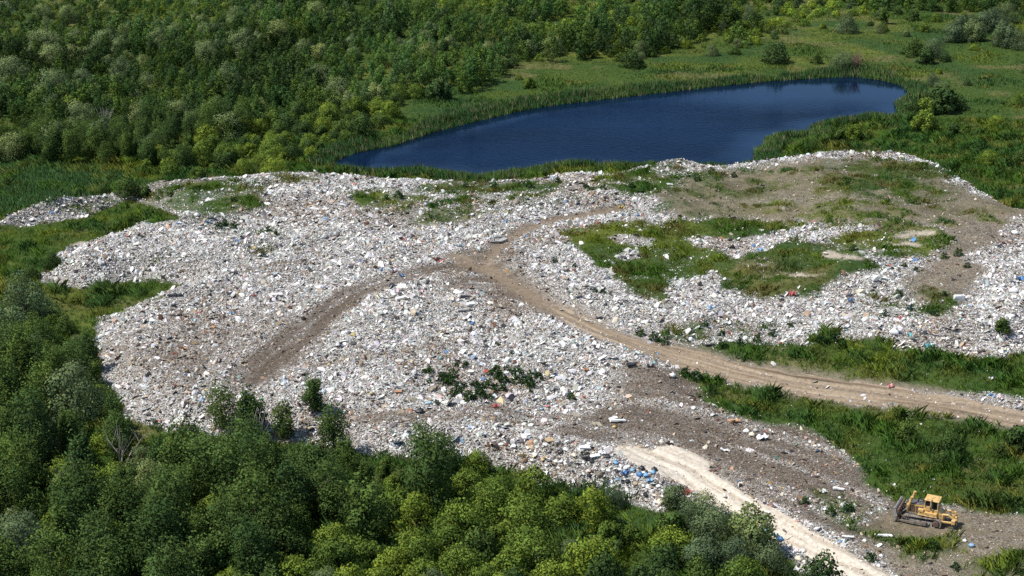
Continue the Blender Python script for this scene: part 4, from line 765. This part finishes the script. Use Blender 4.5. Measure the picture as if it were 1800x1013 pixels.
ITEMS = [  # kind, colour, pixel, size in metres, turn, label
 ('foam_board','white',1086,742,(1.9,.55,.16),.15,'long white foam board on the brown churned rubbish'), ('foam_board','white',1078,738,(1.1,.5,.14),.5,'shorter white foam board touching the long one'),
 ('wood_panel','tan',966,776,(1.0,.8,.1),.6,'square tan panel on the heap above the front shrubs'), ('cloth','red',871,716,(1.1,.6,.18),.5,'bright red cloth under the dark weed patch'),
 ('tarpaulin','blue',1098,829,(1.1,.8,.3),.5,'deep blue tarpaulin bundle beside the chalk road'), ('rubbish_bag','sky',1112,830,.40,0,'light blue bag next to the deep blue tarpaulin'), ('rubbish_bag','blue',1125,836,.5,0,'big blue bag in the middle of the blue group'), ('rubbish_bag','sky',1136,838,.45,1,'light blue bag behind the big blue one'), ('rubbish_bag','sky',1148,832,.42,2,'light blue bag nearest the chalk edge'), ('tarpaulin','sky',1142,844,(.9,.6,.2),.2,'torn light blue sheet below the blue bags'), ('rubbish_bag','black',1128,825,.45,2,'black bag against the chalk bank'), ('rubbish_bag','black',1150,828,.5,2,'second black bag against the chalk bank by the blue group'),
 ('tyre','dark',1028,806,.42,0,'dark worn tyre on the brown patch of the front heap'), ('rubbish_bag','cream',1162,872,.62,1,'cream sack at the foot of the front heap'), ('foam_board','white',1046,811,(1.1,.6,.12),.2,'flat white board on the front heap'), ('rubbish_bag','white',1056,797,.45,0,'round white bag at the top of the front heap'), ('mattress','white',1028,798,(1.3,.7,.2),.2,'white mattress half sunk in the front heap'),
 ('cloth','red',777,461,(1.5,.7,.3),.2,'red cloth at the track fork'), ('cloth','rust',766,458,(1.1,.7,.3),.2,'dull red rag beside the red cloth'), ('mattress','grey',882,425,(1.8,1.0,.22),.7,'grey mattress lying beside the narrow track'), ('plank','dark',872,428,(2.0,.3,.12),.2,'dark plank under the grey mattress'),
 ('rubbish_bag','white',346,380,.6,0,'shining white sack on the upper rim of the rubbish'), ('plank','dark',308,524,(2.0,.5,.2),.25,'dark board at the inner corner of the green notch'), ('cloth','sky',366,392,(.9,.7,.25),.3,'light blue cloth on the upper rubbish'), ('cloth','blue',313,395,(.6,.5,.2),.3,'small blue rag on the upper rubbish rim'), ('cloth','sky',407,553,(.7,.5,.2),.3,'light blue rag in the white field'), ('cloth','red',445,521,(.6,.5,.2),.3,'dark red rag in the white field'), ('mattress','white',486,520,(1.6,.7,.2),.3,'pale long mattress in the white field'),
 ('cloth','red',1393,519,(1.2,.8,.4),.4,'pinkish red cloth on the rim below the tip weeds'), ('cloth','blue',1495,529,(.8,.6,.3),.1,'blue cloth on the bank of mixed rubbish'), ('box','cream',1512,517,(1.0,.8,.5),.5,'cream box on top of the mixed rubbish bank'), ('cloth','red',1585,562,(1.0,.6,.25),.3,'red cloth near the mixed rubbish hollow'), ('fridge','white',1686,528,(1.5,.7,.6),.1,'white fridge lying on its back on the rubbish'), ('tarpaulin','blue',1796,492,(2.2,1.2,.3),.2,'large blue sheet at the right edge of the rubbish'), ('rubbish_bag','white',1784,412,.8,.2,'big white sack high on the right rubbish bank'), ('tarpaulin','teal',1631,610,(1.5,.8,.35),.3,'turquoise sheet at the foot of the right heap'), ('rubbish_bag','white',1572,588,.85,.2,'big white sack on the right heap above the weeds'), ('rubbish_bag','white',1782,514,.9,.2,'large white sack below the blue sheet'), ('tarpaulin','white',1450,534,(1.7,.9,.3),.1,'white sheet spread over the mixed rubbish bank'), ('tarpaulin','white',1487,577,(1.6,.9,.3),.5,'white sheet at the foot of the mixed rubbish bank'), ('tarpaulin','white',1275,571,(1.8,.8,.3),.1,'white sheet beside the weeds past the dirt road'), ('cloth','sky',1337,441,(1.1,.9,.3),.2,'light blue cloth amid the tip weeds'), ('cloth','teal',1600,597,(1.0,.7,.3),.7,'small turquoise rag on the right heap'),
 ('wood_panel','orange',1290,742,(1.5,.5,.12),-.1,'orange-brown board at the meadow edge'), ('tarpaulin','white',1340,772,(1.5,1.2,.25),.4,'white torn sheet on the churned strip'), ('rubbish_bag','white',1312,760,.5,.4,'first white bag of the little pile on the churned strip'), ('rubbish_bag','cream',1322,766,.5,.4,'cream bag of the little pile on the churned strip'), ('cloth','red',1345,762,(.4,.4,.2),.4,'small red rag by the white torn sheet'), ('rubbish_bag','grey',1328,758,.4,.4,'grey bag of the little pile on the churned strip'), ('tarpaulin','white',1275,793,(1.4,.5,.15),-.3,'pale strip of sheeting near the chalk end'),
 ('foam_board','white',1474,862,(1.2,.5,.14),-.35,'white board near the meadow edge above the bulldozer'), ('rubbish_bag','white',1489,852,.28,0,'small white bag close to the white board'), ('rubbish_bag','white',1476,876,.25,0,'small white bag below the white board'), ('tarpaulin','white',1447,865,(1.2,.9,.15),.2,'pale dusty sheet on the churned strip'), ('rubbish_bag','white',1450,897,.3,0,'small white bag in the grass before the bulldozer'), ('plank','white',1553,944,(1.8,.35,.12),-.15,'long white plank in front of the bulldozer'), ('plank','white',1490,946,(1.2,.25,.1),-.3,'thin white plank at the chalk roadside'), ('rubbish_bag','sky',1708,961,.42,0,'blue bag on bare ground below the ripper'), ('rubbish_bag','white',1696,952,.3,0,'small white bag left of the blue bag'), ('rubbish_bag','white',1549,978,.28,0,'small white bag beside the chalk road'), ('rubbish_bag','white',1520,952,.3,0,'small white bag under the long white plank'),
 ('rubbish_bag','sky',1365,944,.42,0,'blue bag caught at the chalk road verge'), ('rubbish_bag','blue',1372,950,.45,0,'second blue bag at the chalk road verge'), ('rubbish_bag','sky',1345,934,.4,0,'blue bag higher up the chalk road verge'), ('rubbish_bag','white',1358,940,.3,0,'white bag between the verge bags'), ('rubbish_bag','white',1412,970,.4,0,'white bag among stones by the last bush'), ('rubbish_bag','cream',1404,985,.5,0,'cream bag among stones by the last bush'), ('cloth','red',1208,868,(.9,.7,.35),.3,'red cloth between the two roadside willows'),
 ('rubbish_bag','white',1182,662,.6,0,'white sack at the bend of the dirt road'), ('tarpaulin','grey',1142,645,(1.2,.8,.3),.2,'grey sheet by the burnt hollow'), ('plank','black',1110,645,(1.1,.9,.3),.2,'black burnt heap beside the dirt road'), ('cloth','orange',1030,652,(.8,.6,.25),.2,'orange rag on the slope under the dirt road'), ('wood_panel','orange',700,690,(.9,.6,.1),.3,'orange panel low in the white field'), ('rubbish_bag','black',738,726,.7,.3,'black sack under the white field'), ('cloth','pink',1565,680,(1.1,.8,.3),.2,'pink and white rags on the dirt road verge'), ('rubbish_bag','dark',970,560,.45,.1,'dark stone-like sack on the dirt road'), ('mattress','white',706,528,(1.5,.8,.3),.3,'white mattress at the edge of the brown track'), ('foam_board','white',828,537,(1.1,.7,.2),.6,'white tilted board below the fork'), ('plank','grey',815,545,(1.6,.5,.2),.1,'grey flat board below the fork'), ('plank','dark',818,524,(1.4,.4,.2),.1,'dark board below the fork'), ('cloth','blue',706,487,(.8,.6,.3),.3,'blue rag above the brown track'), ('cloth','sky',692,476,(.6,.5,.25),.3,'pale blue rag above the brown track'), ('cloth','sky',1121,380,(.8,.5,.2),.1,'blue scrap on the long white bank'), ('cloth','yellow',1092,365,(1.0,.5,.2),.1,'yellow scrap on the long white bank'), ('rubbish_bag','yellow',1080,752,.35,.1,'yellow bag by the white foam board'), ('tarpaulin','white',1742,668,(.8,.5,.2),.1,'white scrap beyond the dirt road'), ('cloth','orange',1200,655,(.6,.5,.15),.1,'orange scrap by the road bend'),
]
for kd, cn, bu, bv, sz, tz_, lab in ITEMS:
    g = random.Random(bu * 3 + bv); x, y, z = ground_at(bu, bv)
    cat = kd.replace('_', ' ')
    if kd == 'rubbish_bag': o = bmo(kd, bag_bm(g, sz * .78), IM[cn], None, True); lift = sz * .35
    elif kd in ('cloth', 'tarpaulin'): o = bmo(kd, sheet_bm(g, sz[0] * .82, sz[1] * .82, sz[2]), IM[cn]); lift = .12
    elif kd == 'tyre':
        bm = bmesh.new(); N_, M_ = 20, 8
        vs = [[bm.verts.new(((sz + .14 * math.cos(b_)) * math.cos(a), (sz + .14 * math.cos(b_)) * math.sin(a), .12 * math.sin(b_))) for b_ in [j * 6.2832 / M_ for j in range(M_)]] for a in [i * 6.2832 / N_ for i in range(N_)]]
        for i in range(N_):
            for j in range(M_): bm.faces.new((vs[i][j], vs[(i + 1) % N_][j], vs[(i + 1) % N_][(j + 1) % M_], vs[i][(j + 1) % M_]))
        o = bmo(kd, bm, IM[cn], None, True); lift = .3
    elif kd == 'fridge':
        root = empty(kd, (x, y, z + .3), tz_); tag(root, lab, 'fridge'); bm = slab_bm(g, *sz); bmo('body', bm, IM['white'], root)
        bm = slab_bm(g, sz[0] * .94, sz[1] * .94, .07); bmesh.ops.translate(bm, vec=(0, 0, sz[2] / 2 + .06), verts=bm.verts); dr = bmo('door', bm, IM['white'], root)
        bm = slab_bm(g, .35, .05, .05); bmesh.ops.translate(bm, vec=(.3, -.25, sz[2] / 2 + .13), verts=bm.verts); bmo('handle', bm, IM['grey'], dr); continue
    else: o = bmo(kd, slab_bm(g, *sz), IM[cn]); lift = sz[2] * .5 + .14
    o.location = (x, y, z + lift); o.rotation_euler = (g.uniform(-.12, .18), g.uniform(-.12, .12), tz_)
    tag(o, lab, 'bag' if kd == 'rubbish_bag' else cat)
# bags that show one by one on the near face of the front heap
HEAP = [(850,772),(905,775),(1000,782),(1070,800),(1100,822),(1160,850),(1195,872),(1165,890),(1110,878),(1040,862),(985,850),(960,825),(900,795)]
bx, by, bz, bu, bv = base_pts(HEAP, 1.0, (-12, 165, 25, 215)); BAGV = {}
for cn in ('white', 'white2', 'cream', 'grey', 'black', 'sky', 'tan'):
    o_ = bag_bm(random.Random(hash01(np.array([len(cn)]), np.array([ord(cn[0])]), 3)[0]), 1.0, .6); me = bpy.data.meshes.new('rubbish_bag'); o_.to_mesh(me); o_.free(); me.materials.append(IM[cn.replace('2', '')]); BAGV[cn] = me
CW = ['white'] * 8 + ['white2'] * 6 + ['cream'] * 2 + ['grey'] * 3 + ['black'] * 3 + ['sky'] * 1 + ['tan'] * 1
LN = dict(white='white', white2='white', cream='cream', grey='grey', black='black', sky='light blue', tan='brown')
bags = []
for i in range(len(bx)): bags.append((int(bv[i] // 16), bu[i], bx[i], by[i], bz[i], g4.choice(CW), g4.uniform(.17, .34)))
rk = {}
for b_, u_, x, y, z, cn, r in sorted(bags):
    key = (b_, LN[cn]); rk[key] = rk.get(key, 0) + 1; b0 = min(q[0] for q in bags)
    o = link('rubbish_bag', BAGV[cn]); o.location = (x, y, z + r * .4); o.scale = (r * g4.uniform(.9, 1.5), r, r * g4.uniform(.7, 1.1)); o.rotation_euler = (g4.uniform(-.3, .3), g4.uniform(-.3, .3), g4.uniform(0, 6))
    tag(o, f'knotted {LN[cn]} bag, front heap, {ordinal(b_ - b0 + 1)} row down, {ordinal(rk[key])} such from left', 'bag', 'bags on the near face of the front heap')

# ------------------------------------------------------------------ bulldozer
def paint(name, col, dirt, amt, rough=.5, metal=0):
    m, n, l, b = mat(name); tc = n.new('ShaderNodeTexCoord'); nz = n.new('ShaderNodeTexNoise'); nz.inputs['Scale'].default_value = 2.6; nz.inputs['Detail'].default_value = 7; l.new(tc.outputs['Object'], nz.inputs['Vector'])
    mr = n.new('ShaderNodeMapRange'); mr.inputs[1].default_value = .62 - amt * .3; mr.inputs[2].default_value = .72 - amt * .2; l.new(nz.outputs[0], mr.inputs[0])
    mx = n.new('ShaderNodeMix'); mx.data_type = 'RGBA'; mx.inputs[6].default_value = (*col, 1); mx.inputs[7].default_value = (*dirt, 1); l.new(mr.outputs[0], mx.inputs[0]); l.new(mx.outputs[2], b.inputs['Base Color'])
    b.inputs['Roughness'].default_value = rough; b.inputs['Metallic'].default_value = metal; return m
DY = paint('dozer_yellow', (.64, .41, .15), (.30, .19, .10), .35); DG = paint('dozer_grey', (.085, .083, .085), (.24, .205, .17), .4, .6); DT = paint('dozer_track', (.34, .30, .255), (.15, .125, .10), .5, .75)
DM = paint('dozer_mud', (.19, .16, .13), (.10, .08, .06), .5, .8); DB = paint('dozer_blade', (.50, .48, .45), (.20, .13, .09), .4, .4, .5); DR = paint('dozer_rust', (.12, .075, .05), (.14, .08, .06), .4, .7); DK = simple('dozer_black', (.02, .02, .022), .5); DGL, n, l, b = mat('dozer_glass'); b.inputs['Base Color'].default_value = (.012, .016, .02, 1); b.inputs['Roughness'].default_value = .06; DC = simple('dozer_chrome', (.6, .58, .55), .25, .8)
class P:
    def __init__(s): s.bm = bmesh.new()
    def box(s, c, d, rot=(0, 0, 0), bev=.03):
        b = bmesh.new(); bmesh.ops.create_cube(b, size=1); bmesh.ops.scale(b, vec=d, verts=b.verts)
        if bev: bmesh.ops.bevel(b, geom=b.edges[:], offset=min(bev, min(d) * .3), segments=1, affect='EDGES')
        s._add(b, Matrix.Translation(c) @ Euler(rot).to_matrix().to_4x4()); return s
    def cyl(s, p, q, r, r2=None, seg=14):
        p, q = Vector(p), Vector(q); d = q - p; b = bmesh.new(); bmesh.ops.create_cone(b, cap_ends=True, segments=seg, radius1=r, radius2=r if r2 is None else r2, depth=d.length)
        s._add(b, Matrix.Translation((p + q) / 2) @ d.to_track_quat('Z', 'Y').to_matrix().to_4x4()); return s
    def prism(s, prof, y0, y1):
        b = bmesh.new(); a = [b.verts.new((x, y0, z)) for x, z in prof]; c = [b.verts.new((x, y1, z)) for x, z in prof]; n = len(prof)
        b.faces.new(a[::-1]); b.faces.new(c)
        for i in range(n): b.faces.new((a[i], a[(i + 1) % n], c[(i + 1) % n], c[i]))
        bmesh.ops.recalc_face_normals(b, faces=b.faces[:]); s._add(b, Matrix()); return s
    def _add(s, b, m):
        me = bpy.data.meshes.new('t'); bmesh.ops.transform(b, matrix=m, verts=b.verts); b.to_mesh(me); b.free(); s.bm.from_mesh(me); bpy.data.meshes.remove(me)
    def end(s, name, m, parent): return bmo(name, s.bm, m, parent)
dx, dy, dz = ground_at(1622, 916)
D = empty('bulldozer', (dx, dy, dz + .02), math.pi - R(25.5)); tag(D, 'dirty yellow crawler bulldozer with raised lift cylinders, parked beside the meadow', 'bulldozer')
D.rotation_euler = (R(0), R(0), math.pi - R(25.5)); D.scale = (.93, .93, .93)
# X forward, Y to its left, Z up
for sgn in (1, -1):
    yc = sgn * 1.08; hw = .29
    tr = P(); loop = []; r = .50; x0, x1 = -1.75, 1.65
    for i in range(13): a = math.pi / 2 + math.pi * i / 12; loop.append((x0 + r * math.cos(a), .56 + .06 * 0 + r * math.sin(a)))
    for i in range(13): a = -math.pi / 2 + math.pi * i / 12; loop.append((x1 + .43 * math.cos(a), .50 + .43 * math.sin(a)))
    pts = [];
    for i in range(len(loop)):
        p, q = Vector(loop[i]), Vector(loop[(i + 1) % len(loop)]); k = max(1, int((q - p).length / .2))
        for j in range(k): pts.append((p.lerp(q, j / k), (q - p).normalized()))
    for p, d in pts:
        ang = math.atan2(d.y, d.x); tr.box((p.x, yc, p.y), (.17, hw * 2, .06), (0, -ang, 0), 0)
        nx_, nz_ = -d.y, d.x; tr.box((p.x - nx_ * -.0 + d.y * .05, yc, p.y - d.x * .05), (.03, hw * 2, .07), (0, -ang, 0), 0)
    track = tr.end('track', DT, D)
    P().cyl((x0, yc - .16, .56), (x0, yc + .16, .56), .42, seg=22).cyl((x0, yc - .3, .56), (x0, yc + .3, .56), .2).end('sprocket', DT, track)
    P().cyl((x0, yc + sgn * .16, .56), (x0, yc + sgn * .36, .56), .36, .30, 18).end('final_drive', DR, track)
    P().cyl((x1, yc - .12, .5), (x1, yc + .12, .5), .36, seg=20).cyl((x1, yc - .22, .5), (x1, yc + .22, .5), .14).end('idler', DT, track)
    fr = P().box((0, yc, .46), (2.6, .34, .30)).box((.1, yc + sgn * .22, .40), (2.2, .05, .26))
    fr.end('track_frame', DT, track)
    rl_ = P()
    for i in range(6): rl_.cyl((-1.2 + i * .46, yc - .2, .2), (-1.2 + i * .46, yc + .2, .2), .13)
    for i in (-.55, .55): rl_.cyl((i, yc - .15, .88), (i, yc + .15, .88), .1)
    rl_.end('rollers', DT, track)
    P().box((-.65, yc - sgn * .12, 1.26), (2.2, .5, .07)).prism([(-1.7, 1.26), (.45, 1.26), (.2, 1.5), (-.2, 1.66), (-1.65, 1.66)], yc - sgn * .36, yc + sgn * .08).end('fender', DY, D)
    # push arm outside the track up to the blade
    P().box((1.15, sgn * 1.56, .36), (3.3, .15, .22), (0, R(2), 0)).box((-.45, sgn * 1.50, .46), (.5, .3, .46)).end('push_arm', DM, D)
    P().cyl((1.75, sgn * 1.45, .65), (2.75, sgn * 1.3, 1.25), .09).cyl((2.2, sgn * 1.38, .92), (2.8, sgn * 1.3, 1.28), .06).end('brace', DR, D)
    lc = P().cyl((1.62, sgn * .74, 1.75), (1.30, sgn * .74, 3.02), .145).cyl((1.33, sgn * .74, 2.9), (1.27, sgn * .74, 3.12), .17).box((1.62, sgn * .72, 1.9), (.34, .22, .42))
    c_ = lc.end('lift_cylinder', DY, D); P().cyl((1.62, sgn * .74, 1.78), (2.52, sgn * .74, .72), .065).end('rod', DC, c_)
bl = P(); prof = []
for i in range(9): t = i / 8; prof.append((2.92 - .30 * math.sin(math.pi * t) + .12 * t, .06 + 1.62 * t))
bl.prism(prof + [(p_[0] - .09, p_[1]) for p_ in prof[::-1]], -1.7, 1.7)
for y_ in (-1.7, 1.7): bl.prism([(3.02, .06), (3.08, 1.72), (2.78, 1.6), (2.72, .3)], y_ - .04, y_ + .04)
blade = bl.end('blade', DB, D)
bb_ = P().box((2.55, 0, 1.5), (.2, 3.3, .22)).box((2.5, 0, .5), (.24, 3.3, .26))
for y_ in (-1.3, -.74, 0, .74, 1.3): bb_.box((2.52, y_, 1.0), (.16, .14, 1.0))
bb_.end('blade_frame', DR, blade); P().box((3.0, 0, .10), (.06, 3.4, .22), (0, R(-15), 0)).end('cutting_edge', DT, blade)
P().box((.1, 0, .80), (3.6, 1.3, .55)).end('main_frame', DG, D)
bd_ = P().prism([(-.15, 1.05), (1.85, .95), (1.85, 2.12), (-.15, 2.22)], -.62, .62); hood = bd_.end('engine_body', DY, D)
P().box((.85, 0, 2.23), (2.0, 1.2, .12), (0, R(2.8), 0)).box((.5, 0, 2.33), (.9, .7, .08), (0, R(2.8), 0)).end('hood', DG, hood)
P().box((1.88, 0, 1.5), (.08, 1.14, 1.0)).end('radiator_grille', DK, hood)
for sgn in (1, -1):
    sp_ = P()
    for i in range(4): sp_.box((1.45 - i * .42, sgn * .64, 1.62), (.32, .04, .78), bev=0)
    sp_.end('side_panel', DR, hood)
P().cyl((.72, .15, 2.3), (.60, .15, 2.72), .09).cyl((.60, .15, 2.72), (.40, .15, 3.05), .08).end('exhaust_pipe', DK, D)
P().cyl((.15, -.3, 2.3), (.15, -.3, 2.62), .12).end('air_cleaner', DG, D)
# cab
cabb = P().box((-.95, 0, 1.72), (1.6, 1.72, .62)).end('cab', DY, D)
pl = P()
for xx, yy in ((-.22, .78), (-.22, -.78), (-1.68, .80), (-1.68, -.80), (-.86, .82), (-.86, -.82)): pl.box((xx, yy * .92, 2.46), (.11, .09, 1.0))
pl.box((-.22, 0, 2.1), (.08, 1.5, .12)).end('pillars', DY, cabb)
P().box((-.95, 0, 3.02), (1.66, 1.62, .15), bev=.07).box((-.95, 0, 3.11), (1.2, 1.2, .05), bev=.02).end('roof', DY, cabb)
for sgn in (1, -1):
    P().box((-.54, sgn * .72, 2.47), (.55, .03, .92), bev=0).end('window', DGL, cabb); P().box((-1.27, sgn * .72, 2.47), (.74, .03, .92), bev=0).end('window', DGL, cabb)
P().box((-.21, 0, 2.5), (.03, 1.36, .85), bev=0).end('windscreen', DGL, cabb); P().box((-1.69, 0, 2.5), (.03, 1.36, .85), bev=0).end('rear_window', DGL, cabb)
P().box((-.60, .88, 2.1), (.5, .07, .55)).end('door', DY, cabb)
P().cyl((-1.02, .98, 2.0), (-1.02, .98, 3.3), .075).end('stack_pipe', DG, D)
P().prism([(-1.75, 1.0), (-.9, 1.0), (-.9, 2.0), (-1.75, 1.9), (-2.12, 1.55), (-2.12, 1.0)], -.78, .78).end('fuel_tank', DY, D)
for sgn in (1, -1): P().box((.12, sgn * 1.0, 1.78), (.62, .42, .34)).end('tool_box', DY, D)
# ripper
rp = P().box((-3.55, 0, .98), (.42, 2.1, .48)).box((-3.45, .45, 1.45), (.35, .16, .6)).box((-3.45, -.45, 1.45), (.35, .16, .6)).box((-2.2, 0, 1.1), (.35, 1.5, .9))
rip = rp.end('ripper', DY, D)
for sgn in (1, -1):
    P().cyl((-2.25, sgn * .62, 1.58), (-2.95, sgn * .62, 1.62), .12).cyl((-2.95, sgn * .62, 1.62), (-3.5, sgn * .62, 1.25), .10).cyl((-3.5, sgn * .62, 1.25), (-3.85, sgn * .62, 1.15), .13).end('ripper_cylinder', DY, rip)
    P().box((-2.85, sgn * .85, .82), (1.4, .15, .22), (0, R(4), 0)).end('ripper_link', DY, rip)
    P().box((-3.6, sgn * .75, .45), (.26, .10, .85), (0, R(14), 0)).end('shank', DG, rip)
P().box((-3.6, 0, .42), (.28, .11, .9), (0, R(14), 0)).end('shank', DG, rip)
